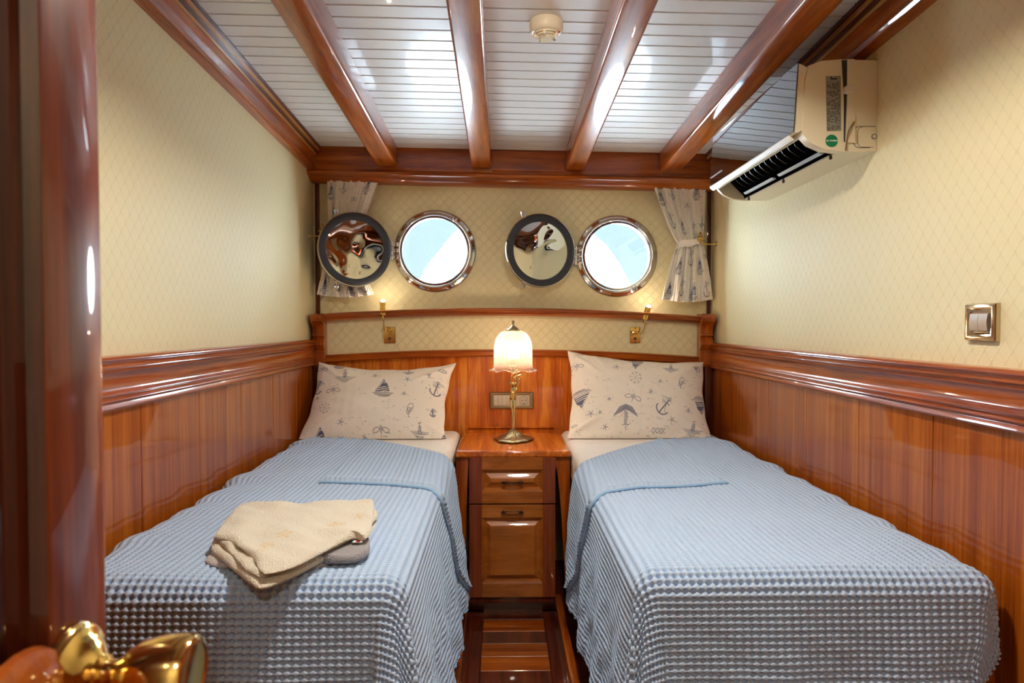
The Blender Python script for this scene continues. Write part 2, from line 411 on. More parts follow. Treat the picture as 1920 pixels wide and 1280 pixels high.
# ------------------------------------------------------------------ wainscot
def wainscot(side, X, s, zt_, zb_, grooves, n1, n2):
    # boards (s=+1 left wall, facing +X)
    bm = B(); ys = sorted(grooves+[Y0, 3.30])
    for a, b_ in zip(ys, ys[1:]):
        xa, xb = sorted((X, X+s*.016)); box(bm, xa, xb, a+.0013, b_-.0013, .0, zb_+.02, .0012, 1)
    xa, xb = sorted((X, X+s*.010)); box(bm, xa, xb, Y0, 3.30, .0, zb_+.02, mi=1)
    struct(n1, bm, [w_wains, w_darkz])
    h = zt_-zb_
    pr = [(0, 1.0), (.030, 1.0), (.036, .97), (.038, .93), (.035, .89), (.030, .87), (.030, .85), (.034, .83), (.034, .79), (.030, .77), (.027, .75),
          (.027, .73), (.030, .71), (.029, .68), (.025, .66), (.022, .55), (.022, .40), (.025, .34), (.029, .32), (.031, .29), (.029, .26), (.026, .25), (.026, .23), (.030, .21), (.032, .18), (.030, .15),
          (.026, .13), (.028, .10), (.030, .04), (.026, 0), (0, 0)]
    bm = B(); S = []
    for Y in (3.30, Y0): S.append([(X+s*p*1.1, Y, zb_+h*q) for p, q in pr])
    sweep(bm, S); struct(n2, bm, w_mahy, ang=50)
gl = [atX(px, 760, XL+.016).y for px in (264, 374, 452, 512, 556)] ; gl += [gl[0]-.335, gl[0]-.67, gl[0]-1.0, gl[0]-1.33]
gr = [atX(px, 800, XR-.016).y for px in (1440, 1512, 1610, 1749.6)] ; gr += [gr[0]+.335, gr[-1]-.335, gr[-1]-.67, gr[-1]-1.0, gr[-1]-1.34]
wainscot('left', XL, 1, atY(588, 635, YB).z, atY(588, 683, YB).z, gl, 'trim_10', 'trim_11')
wainscot('right', XR, -1, atY(1330, 641, YB).z, atY(1330, 688, YB).z, gr, 'trim_12', 'trim_13')

# ------------------------------------------------------------------ headboard
hb = thing('headboard', 'built-in mahogany headboard with ribbon grain panel, wallpaper strip and arched mouldings', 'headboard', (0, YH, .3))
xa, xb = atY(612, 640, YH).x, atY(1308, 640, YH).x
def arcz(pyl, pyc, pyr, Y):
    zl, zc_, zr = atY(605, pyl, Y).z, atY(960, pyc, Y).z, atY(1315, pyr, Y).z
    xl, xc, xr = atY(605, pyl, Y).x, atY(960, pyc, Y).x, atY(1315, pyr, Y).x
    A = np.polyfit([xl, xc, xr], [zl, zc_, zr], 2)
    return lambda x: float(np.polyval(A, x))
lt, lb = arcz(666, 655, 669, 3.27), arcz(680, 668, 684, 3.27)
ut, ub = arcz(588, 577, 593, 3.23), arcz(603, 592, 608, 3.23)
def arcband(name, zt, zb, pr, x0, x1, mat, parent, n=48):
    bm = B(); S = []
    for i in range(n+1):
        x = lin(x0, x1, i/n); a, b_ = zt(x), zb(x); S.append([(x, Y, b_+(a-b_)*q) for Y, q in pr])
    sweep(bm, S); return obj(name, bm, mat, parent, ang=45)
bm = B(); box(bm, XL+.02, XR-.02, YH, YB-.001, .45, lb(0)+.01); obj('panel', bm, w_ribbon, hb)
bm = B(); sweep(bm, [[(x, YH-.004, lt(x)-.004), (x, YH-.004, ub(x)+.004), (x, YB-.002, ub(x)+.004), (x, YB-.002, lt(x)-.004)] for x in np.linspace(xa-.005, xb+.005, 30)])
obj('wallpaper_strip', bm, wp_back, hb)
arcband('lower_moulding', lt, lb, [(YH, 1.), (3.272, 1.), (3.268, .93), (3.268, .8), (3.273, .72), (3.273, .2), (3.268, .1), (3.272, 0), (YH, 0)], xa, xb, w_mahx, hb)
arcband('upper_ledge', ut, ub, [(YB-.002, 1.05), (3.232, 1.), (3.226, .93), (3.226, .78), (3.232, .7), (3.238, .62), (3.238, .5), (3.244, .44), (3.246, .3), (3.252, .2), (3.262, .08), (3.27, 0), (YB-.002, 0)], xa-.03, xb+.03, w_mahx, hb)
def corbel(pa, pb, pys):
    x0, x1 = atY(pa, 640, 3.25).x, atY(pb, 640, 3.25).x
    Z = lambda py: atY(960, py, 3.25).z
    pr = [(YH, Z(588)), (3.215, Z(588)), (3.200, Z(591)), (3.194, Z(596)), (3.198, Z(602)), (3.210, Z(606)), (3.226, Z(609)), (3.236, Z(614)), (3.24, Z(622)),
          (3.24, Z(626)), (3.230, Z(627)), (3.230, Z(629)), (3.24, Z(630)), (3.246, Z(632)), (3.226, Z(640)), (3.226, Z(646)), (3.246, Z(656)), (3.238, Z(657)), (3.238, Z(659)), (3.246, Z(660)), (3.246, Z(684)), (3.252, Z(688)), (YH, Z(688))]
    bm = B(); sweep(bm, [[(x, y_, z_) for y_, z_ in pr] for x in (x0, x1)]); obj('corbel', bm, w_mahz, hb, ang=30)
corbel(587.5, 609, None); corbel(1312, 1335, None)
for a, b_ in ((XL+.02, XL+.055), (XR-.055, XR-.02)):
    bm = B(); box(bm, a, b_, 3.245, YH, .5, atY(960, 688, 3.25).z, .004); obj('corner_post', bm, w_darkz, hb)

# ------------------------------------------------------------------ portholes
m_glass, nt, b_s = newmat('porthole_glass'); nt.nodes.remove(b_s)
tr = N(nt, 'ShaderNodeBsdfTransparent'); gs = N(nt, 'ShaderNodeBsdfGlossy'); gs.inputs['Roughness'].default_value = .01
tr.inputs[0].default_value = (.97, .99, 1, 1); mxs = N(nt, 'ShaderNodeMixShader'); mxs.inputs[0].default_value = .07
nt.links.new(tr.outputs[0], mxs.inputs[1]); nt.links.new(gs.outputs[0], mxs.inputs[2]); nt.links.new(mxs.outputs[0], nt.nodes['Material Output'].inputs[0])
def porthole(idx, p, cover_px, theta, lab):
    e = bpy.data.objects.new(f'window_{idx}', None); COL.objects.link(e); e.location = (p.x, YB, p.z); ORG[e.name] = Vector(e.location); e['kind'] = 'structure'; e.empty_display_size = .05
    e['label'] = lab
    c = (p.x, YB, p.z)
    bm = B()   # height along +Y ; negative = towards the room
    lathe(bm, [(RG+.011, .07), (RG+.011, -.010), (RG, -.0232), (RG, -.024), (RG+.011, -.024), (RG+.013, -.027), (RG+.016, -.0275), (RG+.018, -.025), (RG+.020, -.018), (RG+.024, -.015), (RG+.034, -.012), (RO-.003, -.009), (RO, -.004), (RO, .001), (RG+.011, .001), (RG+.011, .07)], c, 'Y', 96)
    fr = obj('porthole_frame', bm, m_steel, e, ang=50)
    bm = B(); lathe(bm, [(0, -.021), (RG+.0005, -.021), (RG+.0005, -.017), (0, -.017)], c, 'Y', 64); obj('glass_pane', bm, m_glass, e)
    for k in range(6):
        a = math.radians(20+60*k); cc = (p.x+(RO-.013)*math.cos(a), YB-.012, p.z+(RO-.013)*math.sin(a))
        bm = B(); lathe(bm, [(0, -.0025), (.003, -.002), (.0045, 0), (.0045, .003), (0, .003)], cc, 'Y', 16); obj('screw', bm, m_steel, fr)
    for a in (math.radians(58), math.radians(-62)):     # swing-bolt lugs
        d = Vector((math.cos(a), 0, math.sin(a))); t_ = Vector((-d.z, 0, d.x)); o_ = Vector(c)
        bm = B()
        for s in (-1, 1): tube(bm, [o_+d*.168+t_*s*.008+Vector((0, -.012, 0)), o_+d*.172+t_*s*.008+Vector((0, -.034, 0)), o_+d*.186+t_*s*.008+Vector((0, -.030, 0)), o_+d*.190+t_*s*.008+Vector((0, -.010, 0))], .004, 8)
        tube(bm, [o_+d*.178-t_*.013+Vector((0, -.026, 0)), o_+d*.178+t_*.013+Vector((0, -.026, 0))], .003, 8)
        obj('clamp_lug', bm, m_steel, fr)
    hx = p.x-RO-.002; hz = p.z+.0
    bm = B()
    tube(bm, [(hx, YB-.024, hz-.045), (hx, YB-.024, hz+.045)], .006, 12)
    for s in (-1, 0, 1): box(bm, hx-.010, hx+.030, YB-.028, YB-.010, hz+s*.03-.010, hz+s*.03+.010, .003)
    obj('hinge', bm, m_steel, e)
    # cover plate
    th = math.radians(theta); R2 = .176; rx = R2+.006
    hinge = Vector((hx, YB-.030, atY(cover_px[0], cover_px[1], YB-.08).z))
    cc = hinge + Vector((-math.cos(th), -math.sin(th), 0))*rx
    ax_n = Vector((math.sin(th), -math.cos(th), 0))                       # face towards the room
    A = (Vector((math.cos(th), math.sin(th), 0)), Vector((0, 0, 1)), ax_n)
    bm = B(); lathe(bm, [(0, -.012), (R2-.004, -.012), (R2, -.008), (R2, .004), (R2-.003, .008), (R2-.010, .008), (R2-.010, .0), (0, .0)], cc, A, 96)
    cv = obj('porthole_cover', bm, m_steel, e, ang=40)
    bm = B(); lathe(bm, [(.138, .001), (.138, .008), (.141, .0105), (.168, .0105), (.171, .008), (.171, .001)], cc, A, 96)
    obj('rubber_gasket', bm, m_rubber, cv, ang=40)
    bm = B()
    nz = smooth_noise(6, .16, 40+idx, 2)
    nr, ns = 24, 96; rings = []
    for i in range(nr+1):
        r = .139*i/nr; ring = []
        for k in range(ns if i else 1):
            a = 2*PI*k/ns; u, v = r*math.cos(a), r*math.sin(a); hgt = .002+.010*(1-(r/.139)**2)*.5 + .0012*float(nz(u, v))*(1-(r/.139)**4)
            ring.append(bm.verts.new(cc+A[0]*u+A[1]*v+A[2]*hgt))
        rings.append(ring)
    for r0, r1 in zip(rings, rings[1:]):
        for k in range(ns):
            bm.faces.new([r0[0], r1[k], r1[(k+1) % ns]] if len(r0) == 1 else [r0[k], r1[k], r1[(k+1) % ns], r0[(k+1) % ns]])
    obj('mirror_plate', bm, m_mirror, cv, ang=180)
    bm = B()                                                             # arms from hinge, lugs on rim
    for s in (-1, 1):
        tube(bm, [hinge+Vector((0, 0, s*.02)), hinge+Vector((-math.cos(th)*.03, -math.sin(th)*.03, s*.02))-ax_n*.006], .006, 10)
    for sx, sz in ((-.48, .90), (-.48, -.90)):
        q = cc+A[0]*(sx*R2)+A[1]*(sz*R2)
        for s in (-1, 1): tube(bm, [q+A[0]*s*.007-A[2]*.006, q+A[0]*(s*.007-.004)+A[1]*sz*.014, q+A[0]*(s*.007-.008)+A[1]*sz*.024+A[2]*.006], [.004, .0045, .003], 8)
    obj('lug', bm, m_steel, cv)
porthole(1, PH[0], (664, 469), 27, 'round steel porthole over the left bed with its cover swung open')
porthole(2, PH[1], (1014, 470), 17, 'round steel porthole over the right bed with its cover swung open')

# hillside seen through the portholes
bm = B(); nzh = smooth_noise(6, 5, 3, 4)
nx, ny = 90, 26
Vv = [[bm.verts.new((lin(-30, 34, i/nx), 42+j*.9, 0)) for j in range(ny)] for i in range(nx+1)]
for i in range(nx+1):
    for j in range(ny):
        v = Vv[i][j]; t = j/(ny-1); prof = math.exp(-((v.co.x-2.2)/11)**4)
        v.co.z = -3 + t*(13.8*prof+.8) + .35*float(nzh(v.co.x, v.co.y))*t
for i in range(nx):
    for j in range(ny-1): bm.faces.new((Vv[i][j], Vv[i+1][j], Vv[i+1][j+1], Vv[i][j+1]))
m_hill, nt, b_s = newmat('chalky_scrub_hill'); tc = N(nt, 'ShaderNodeTexCoord'); no = N(nt, 'ShaderNodeTexNoise'); setin(no, Scale=1.6, Detail=8.0, Roughness=.7)
nt.links.new(tc.outputs['Object'], no.inputs['Vector']); cr = N(nt, 'ShaderNodeValToRGB'); cr.color_ramp.elements[0].position = .42; cr.color_ramp.elements[0].color = rgb(112, 158, 190); cr.color_ramp.elements[1].position = .56; cr.color_ramp.elements[1].color = rgb(245, 243, 238)
nt.links.new(no.outputs['Fac'], cr.inputs[0]); nt.links.new(cr.outputs[0], b_s.inputs['Base Color']); setin(b_s, Roughness=.95)
o = struct('hillside', bm, m_hill)

# ------------------------------------------------------------------ print canvas
class Canvas:
    def __init__(s, x0, y0, x1, y1, k=5):
        s.x0, s.y0, s.k = x0, y0, k; s.a = np.zeros((int((y1-y0)*k)+1, int((x1-x0)*k)+1)); s.r = np.random.default_rng(11)
    def _win(s, xa, ya, xb, yb):
        i0 = max(int((ya-s.y0)*s.k), 0); i1 = min(int((yb-s.y0)*s.k)+2, s.a.shape[0]); j0 = max(int((xa-s.x0)*s.k), 0); j1 = min(int((xb-s.x0)*s.k)+2, s.a.shape[1])
        if i1 <= i0 or j1 <= j0: return None
        yy, xx = np.mgrid[i0:i1, j0:j1]; return i0, i1, j0, j1, xx/s.k+s.x0, yy/s.k+s.y0
    def line(s, pts, w=.8, d=.85):
        for (ax, ay), (bx, by) in zip(pts, pts[1:]):
            W = s._win(min(ax, bx)-w, min(ay, by)-w, max(ax, bx)+w, max(ay, by)+w)
            if W is None: continue
            i0, i1, j0, j1, X, Y = W; dx, dy = bx-ax, by-ay; L = dx*dx+dy*dy+1e-9
            t = np.clip(((X-ax)*dx+(Y-ay)*dy)/L, 0, 1); D = np.hypot(X-ax-t*dx, Y-ay-t*dy)
            s.a[i0:i1, j0:j1] = np.maximum(s.a[i0:i1, j0:j1], np.clip((w/2-D)*s.k*.6+.5, 0, 1)*d)
    def poly(s, P, d=.8, hatch=None):
        xs, ys = [p[0] for p in P], [p[1] for p in P]; W = s._win(min(xs), min(ys), max(xs), max(ys))
        if W is None: return
        i0, i1, j0, j1, X, Y = W; ins = np.zeros(X.shape, bool)
        for (ax, ay), (bx, by) in zip(P, P[1:]+P[:1]):
            if ay == by: continue
            ins ^= ((ay > Y) != (by > Y)) & (X < (bx-ax)*(Y-ay)/(by-ay)+ax)
        m = ins.astype(float)*d
        if hatch: m = m*(np.sin((Y+X*.25)*2*PI/hatch) > -.35)
        s.a[i0:i1, j0:j1] = np.maximum(s.a[i0:i1, j0:j1], m)
    def T(s, pts, x, y, sc, a=0):
        c, n = math.cos(a), math.sin(a); return [(x+(px*c-py*n)*sc, y+(px*n+py*c)*sc) for px, py in pts]
    def waves(s, x, y, w, n=5, a=0):
        for k in range(n):
            h = (k-n/2)*1.7; ww = w*(1-abs(k-n/2+.3)/n*1.3)
            P = [(lin(-ww, ww, i/8)+s.r.uniform(-1, 1), h+s.r.uniform(-.6, .6)) for i in range(9)]; s.line(s.T(P, x, y, 1, a), .8, s.r.uniform(.35, .8))
    def sail(s, x, y, z=1, a=0):
        s.poly(s.T([(1, -17), (-3, -8), (-9, 0), (-15, 7), (11, 6), (9, -2)], x, y, z, a), .9, 3.6); s.line(s.T([(1, -17), (11, 6), (-15, 7), (1, -17)], x, y, z, a), .9)
        s.poly(s.T([(-2, -9), (7, -9), (9, -3), (-6, -3)], x, y, z, a), .85)
        for k in range(5): s.line(s.T([(-20+2.2*k+s.r.uniform(0, 4), 9+k*1.7), (20-2.5*k+s.r.uniform(-4, 0), 9+k*1.7+s.r.uniform(-1, 1))], x, y, z, a), 1.0, .75)
    def house(s, x, y, z=1, a=0):
        s.poly(s.T([(-3, -6), (3, -7), (4, 6), (-4, 6)], x, y, z, a), .8, 2); s.line(s.T([(0, -12), (0, -6)], x, y, z, a)); s.line(s.T([(-3, -10), (4, -12)], x, y, z, a))
        for k in range(6): s.line(s.T([(-19+3*k, 4+k*2.), (19-3*k+s.r.uniform(-3, 2), 4+k*2.+s.r.uniform(-.8, .8))], x, y, z, a), .9, .75)
    def tree(s, x, y, z=1, a=0):
        s.poly(s.T([(-4, -8), (3, -8), (4, 12), (2, 22), (-3, 22), (-3, 8)], x, y, z, a), .75, 2.2)
        for k in range(6):
            for sd in (-1, 1): s.line(s.T([(0, -12+k*1.5), (sd*(11+k*2), -8+k*3), (sd*(14+k*1.6), -4+k*2.4)], x, y, z, a), 1.5, .75)
        s.line(s.T([(-24, 3), (36, 4)], x, y, z, a), .6, .5); s.line(s.T([(-6, 22), (7, 21), (0, 25), (2, 30)], x, y, z, a), 1, .7)
    def bee(s, x, y, z=1, a=0):
        for sd in (-1, 1): s.line(s.T([(2*sd+sd*(6+5.2*math.cos(t)), 3*math.sin(t)+.25*(6+5*math.cos(t))) for t in np.linspace(0, 2*PI, 18)], x, y, z, a), 1.1, .75)
        s.poly(s.T([(2.6*math.cos(t), 5*math.sin(t)) for t in np.linspace(0, 2*PI, 12)], x, y, z, a), .7, 1.8); s.line(s.T([(0, 5), (0, 9)], x, y, z, a), .8)
    def loops(s, x, y, z=1, a=0):
        for dx, r in ((-3, 5), (3, 7)): s.line(s.T([(dx+r*math.cos(t), r*.62*math.sin(t)) for t in np.linspace(0, 2*PI, 18)], x, y, z, a), 1.1, .75)
        s.line(s.T([(-12, 4), (-5, 0), (4, 2)], x, y, z, a), 1)
    def anchor(s, x, y, z=1, a=0):
        s.line(s.T([(0, -14), (0, 12)], x, y, z, a), 2.4, .8); s.line(s.T([(-6, -8), (6, -8)], x, y, z, a), 1.6, .8)
        s.line(s.T([(11*math.cos(t), 3+9*math.sin(t)) for t in np.linspace(0, PI, 12)], x, y, z, a), 2.2, .8)
        s.line(s.T([(2.5*math.cos(t), -16+2.5*math.sin(t)) for t in np.linspace(0, 2*PI, 10)], x, y, z, a), 1)
        s.line(s.T([(-9+18*t, -10+14*t+3*math.sin(9*t)) for t in np.linspace(0, 1, 14)], x, y, z, a), 1.1, .6)
        s.waves(x+6*z, y-12*z, 14*z, 4, a)
    def compass(s, x, y, z=1):
        for k in range(8):
            a = k*PI/4+.2; s.line([(x+4*z*math.cos(a), y+4*z*math.sin(a)), (x+10*z*math.cos(a), y+10*z*math.sin(a))], .7, .6); s.line([(x+9*z*math.cos(a-.25), y+9*z*math.sin(a-.25)), (x+10*z*math.cos(a+.25), y+10*z*math.sin(a+.25))], .9, .6)
        s.line([(x-3, y-2), (x+3, y+2)], .8, .5); s.line([(x-2, y+3), (x+2, y-3)], .8, .5)
    def star(s, x, y, z=1, a=0):
        for k in range(5):
            b_ = a+k*2*PI/5; s.line([(x, y), (x+5*z*math.cos(b_), y+5*z*math.sin(b_))], 1.2, .7)
        s.line([(x-9*z, y+2), (x-5*z, y+1)], .7, .5); s.line([(x+6*z, y+3), (x+10*z, y+2.5)], .7, .5)
    def knot(s, x, y, z=1):
        for sd in (0, PI): s.line([(x+z*(-14+28*t), y+z*3*math.sin(3.5*PI*t+sd)) for t in np.linspace(0, 1, 30)], 1, .65)
        s.line([(x-14*z, y-4*z), (x+14*z, y-4*z)], .7, .5); s.line([(x-12*z, y+4*z), (x+12*z, y+4*z)], .7, .5)
    def specks(s, n, box_):
        for _ in range(n):
            x, y = s.r.uniform(box_[0], box_[2]), s.r.uniform(box_[1], box_[3]); m = s.r.integers(1, 4)
            for k in range(m):
                a = s.r.uniform(-.5, .5); L = s.r.uniform(1, 3.2); ox, oy = s.r.uniform(-5, 5), s.r.uniform(-2.5, 2.5)
                s.line([(x+ox, y+oy), (x+ox+L*math.cos(a), y+oy+L*math.sin(a)), ], s.r.uniform(.5, .9), s.r.uniform(.3, .6))
    def sample(s, X, Y):
        j = np.clip(((X-s.x0)*s.k).round().astype(int), 0, s.a.shape[1]-1); i = np.clip(((Y-s.y0)*s.k).round().astype(int), 0, s.a.shape[0]-1)
        return s.a[i, j]
NAVY = np.array([.025, .06, .21])
def tint(a): return 1*(1-a[..., None]) + NAVY*a[..., None]

# ------------------------------------------------------------------ bunks
ZM = .652                                    # mattress top
def smin(a, b, k): return -np.log(np.exp(-a/k)+np.exp(-b/k))*k
nx_in = (-.130, .212)
def bunk(side, sg, x_wall, x_edge, base_x, rail_x, lab):
    loc = ((x_wall+x_edge)/2, 2.3, 0)
    b = thing('bunk_base', lab['base'], 'bed', loc)
    x0, x1 = sorted((x_wall, base_x))
    bm = B(); box(bm, x0, x1, 1.36, 3.235, 0.0, .505, .004)
    body = obj('base_box', bm, w_mahy, b)
    bm = B()                                                             # raised frames on the aisle face
    xf = base_x + sg*.008; ya, yb_ = 1.40, 2.68
    for (z0, z1) in ((.02, .10), (.44, .50)):
        q0, q1 = sorted((base_x, xf)); box(bm, q0, q1, ya, yb_, z0, z1, .002, 1)
    for yy in (1.40, 1.82, 2.24, 2.62):
        q0, q1 = sorted((base_x, xf)); box(bm, q0, q1, yy, yy+.06, .02, .50, .002, 1)
    obj('panel_frame', bm, w_darkz, b)
    bm = B(); q0, q1 = sorted((rail_x, rail_x-sg*.030)); box(bm, q0, q1, 1.36, 2.735, .0, .062, .006); obj('kick_rail', bm, w_mahy, b)
    bm = B()                                                             # curved lee board next to the bedside cabinet
    xi, xo = (nx_in[0]-.001, x_edge+.012) if sg > 0 else (nx_in[1]+.001, x_edge-.006)
    Zs = np.linspace(.10, .622, 24); cv_ = [lin(xi, xo, .72*max(0, (.60-z)/.50)**.55) if sg < 0 else lin(xi, xo, .30*max(0, (.60-z)/.50)**.6) for z in Zs]
    pr = [(x, z) for x, z in zip(cv_, Zs)]+[(xo, .622), (xo, .10)]
    sweep(bm, [[(x, y_, z) for x, z in pr] for y_ in (2.714, 2.738)]); obj('lee_board', bm, w_mahz, b)
    # mattress
    bm = B(); m0, m1 = sorted((x_wall-sg*.0, x_edge)); box(bm, m0+.03*(sg > 0), m1-.03*(sg < 0), 1.36, 3.235, .507, ZM, .035, 5)
    obj('mattress', bm, m_white, None, lab['mattress'], 'mattress', 'mattresses on the bunks', ang=60)
def waffle(P, a, b, ca=.0160, cb=.0128, A=.0115):
    """displace points along their normals: puffs in a lattice with a deep hole at every crossing"""
    du = np.gradient(P, axis=0); dv = np.gradient(P, axis=1); n = np.cross(du, dv); n /= np.linalg.norm(n, axis=-1, keepdims=True)+1e-12
    da = np.abs((a/ca+.5) % 1-.5); db = np.abs((b/cb+.5) % 1-.5)             # 0 on the grid lines, .5 mid puff
    hole = 1/(1+((da/.27)**2+(db/.31)**2)**4)
    h = 1 - .16*np.exp(-(db/.10)**2) - .07*np.exp(-(da/.12)**2) - .84*hole - .35*(.5-db)**2 - .2*(.5-da)**2
    return P, n, h*A
def blanket(side, sg, xw, xe, zt, yf, headline, flap, flare, lab, seed):
    """sg=+1: the aisle is on the +X side.  flat coords: a from wall edge to aisle, y along the bed"""
    R = .042; W = abs(xe-xw); nz = smooth_noise(6, .45, seed, 2); nf = smooth_noise(4, .22, seed+5, 2); ph = seed*1.3
    def drape(a, y, lift=0.):
        aa = a-(W-R); wa = -(a-R); ft = (yf+R)-y
        sx = np.maximum(aa, 0); sw = np.maximum(wa, 0); st = np.maximum(ft, 0)
        dx = sx-sw; r = np.hypot(dx, st)+1e-9; cx, cy = dx/r, st/r
        q = PI*R/2; inside = r < q
        rr = R+lift
        out = np.where(inside, rr*np.sin(np.minimum(r, q)/R), rr+(flare*(sx > sw)+.10*(cy > .5))*(r-q))
        dn = np.where(inside, rr*(1-np.cos(np.minimum(r, q)/R)), rr+(r-q))
        hang = np.clip((r-q)/.40, 0, 1.3)
        ang = np.arctan2(st, np.abs(dx))
        rip = hang*(.010*np.sin(2*PI*y/.31+ph)*(cy < .5)*(cx > .5) + .009*np.sin(2*PI*a/.27+ph)*(cy > .6) + .020*np.sin(ang*7+ph)*np.sin(2*ang)**2)
        out = out+rip + .004*hang*nf(a*2, y*2)
        top = np.clip(1-r/q, 0, 1)
        X = np.clip(a, R, W-R)+cx*out; Y = np.maximum(y, yf+R)-cy*out
        Z = zt+lift-dn + .0035*nz(a, y)*top
        wallw = np.clip((.14-a)/.14, 0, 1); X = X+wallw*.016*nf(y*1.2, 3.+0*y)
        return np.stack([xw+sg*X, Y, np.maximum(Z, .012)], -1)
    sd = .47; fd = .52; wd = .10; step = .0022
    A1 = np.arange(-wd, W+sd, step); hl = np.interp(A1, *headline); n = int((max(hl)-(yf-fd))/step)
    T = np.linspace(0, 1, n)[None, :]; yy = (yf-fd)+(hl[:, None]-(yf-fd))*T; aa = A1[:, None]+0*T
    # rounded corner at the foot: shrink the overhang of the corner
    P = drape(aa, yy); P, nrm, h = waffle(P, aa, yy); nrm = nrm*(1 if sg > 0 else -1)
    if nrm[len(A1)//2, n//2, 2] < 0: nrm = -nrm
    back = (P - nrm*.003)[::6, ::6]
    P = P+nrm*h[..., None]
    bl_ = thing('blanket', lab, 'blanket', (xw+sg*W/2, 2.1, zt), 'waffle blankets on the bunks')
    grid_obj('waffle_cloth', P, m_blanket, bl_, extra=[back])
    # folded-back corner
    (ca, cyl, cyu) = flap
    A2 = np.arange(ca[0], ca[-1], step); lo = np.interp(A2, ca, cyl); hi = np.interp(A2, ca, cyu); n2 = int(np.max(hi-lo)/step)
    T = np.linspace(0, 1, n2)[None, :]; yy = lo[:, None]+(hi-lo)[:, None]*T; aa = A2[:, None]+0*T
    ed = np.minimum(1-T, 1)*(hi-lo)[:, None]; inn = (A2-A2[0])[:, None]+0*T
    lift = .011+.006*np.clip(1-T*(hi-lo)[:, None]/.06, 0, 1) - .008*np.clip(1-ed/.03, 0, 1)**2 - .003*np.clip(1-inn/.02, 0, 1)
    Pf = drape(aa, yy, lift); Pf, nrm, h = waffle(Pf, aa*math.cos(.05)+yy*.05, yy)
    if nrm[5, n2//2, 2] < 0: nrm = -nrm
    e2 = np.minimum(np.clip(T*(hi-lo)[:, None]/.014, 0, 1), np.clip(inn/.014, 0, 1)); band = (e2 >= 1)
    bk = (Pf-nrm*.006)[::5, ::5]
    Pf2 = Pf+nrm*(h*band)[..., None]
    fl = grid_obj('folded_corner', Pf2, m_blanket, bl_, extra=[bk])
    bm = B(); bord = [Vector(p) for p in Pf[::6, 0]-nrm[::6, 0]*.003]; ib = [Vector(p) for p in Pf[0, ::6]-nrm[0, ::6]*.003]
    ob = [Vector(p) for p in Pf[-1, ::6]-nrm[-1, ::6]*.003]
    tube(bm, ib[::-1]+bord[1:]+ob[1:], .0042, 8); obj('hem', bm, m_hem, bl_, ang=180)
    bm = B(); e = [Vector(p) for p in P[-1, ::10]]; h2 = [Vector(p) for p in P[::10, -1]]; f2 = [Vector(p) for p in P[::10, 0]]
    tube(bm, h2+e[::-1]+f2[::-1], .0036, 8); obj('hem', bm, m_hem, bl_, ang=180)

bunk('left', 1, XL+.02, -.192, -.225, -.128, dict(base='varnished mahogany bunk base under the left mattress', mattress='white sheeted mattress on the left bunk'))
bunk('right', -1, XR-.02, .280, .305, .212, dict(base='varnished mahogany bunk base under the right mattress', mattress='white sheeted mattress on the right bunk'))
ZT = ZM+.007
xwL, xeL = XL+.055, -.188
WL = xeL-xwL; aL = lambda x: x-xwL
qA = atZ(690, 827, ZT); qB = atZ(860, 864, ZT); qC = atZ(605, 912, ZT); qD = atZ(843, 925, ZT)
blanket('left', 1, xwL, xeL, ZT, 1.285, ([-.2, 0, aL(qA.x), WL, WL+.12, WL+.6], [2.93, 2.95, qA.y, qB.y, 2.40, 2.44]),
        ([aL((qA.x+qC.x)/2), WL*.8, WL, WL+.15, WL+.30, WL+.40, WL+.44], [qC.y, 2.04, qD.y, 2.10, 2.22, 2.34, 2.42], [qA.y+.0, lin(qA.y, qB.y, .62), qB.y+.02, 2.52, 2.57, 2.56, 2.50]),
        .12, 'pale blue waffle blanket on the left bunk under the folded towels', 3)
xwR, xeR = XR-.065, .268
WR = xwR-xeR; aR = lambda x: xwR-x
qA = atZ(1246, 827, ZT); qB = atZ(1078, 878, ZT); qC = atZ(1360, 915, ZT); qD = atZ(1100, 935, ZT)
blanket('right', -1, xwR, xeR, ZT, 1.315, ([-.2, 0, aR(qA.x), WR, WR+.12, WR+.6], [2.88, 2.93, qA.y, qB.y, 2.36, 2.40]),
        ([aR((qA.x+qC.x)/2), WR*.8, WR, WR+.15, WR+.30, WR+.40, WR+.44], [qC.y, 2.00, qD.y, 2.04, 2.20, 2.32, 2.42], [qA.y+.0, lin(qA.y, qB.y, .6), qB.y+.02, 2.46, 2.55, 2.58, 2.52]),
        .035, 'pale blue waffle blanket on the right bunk with nothing on it', 8)

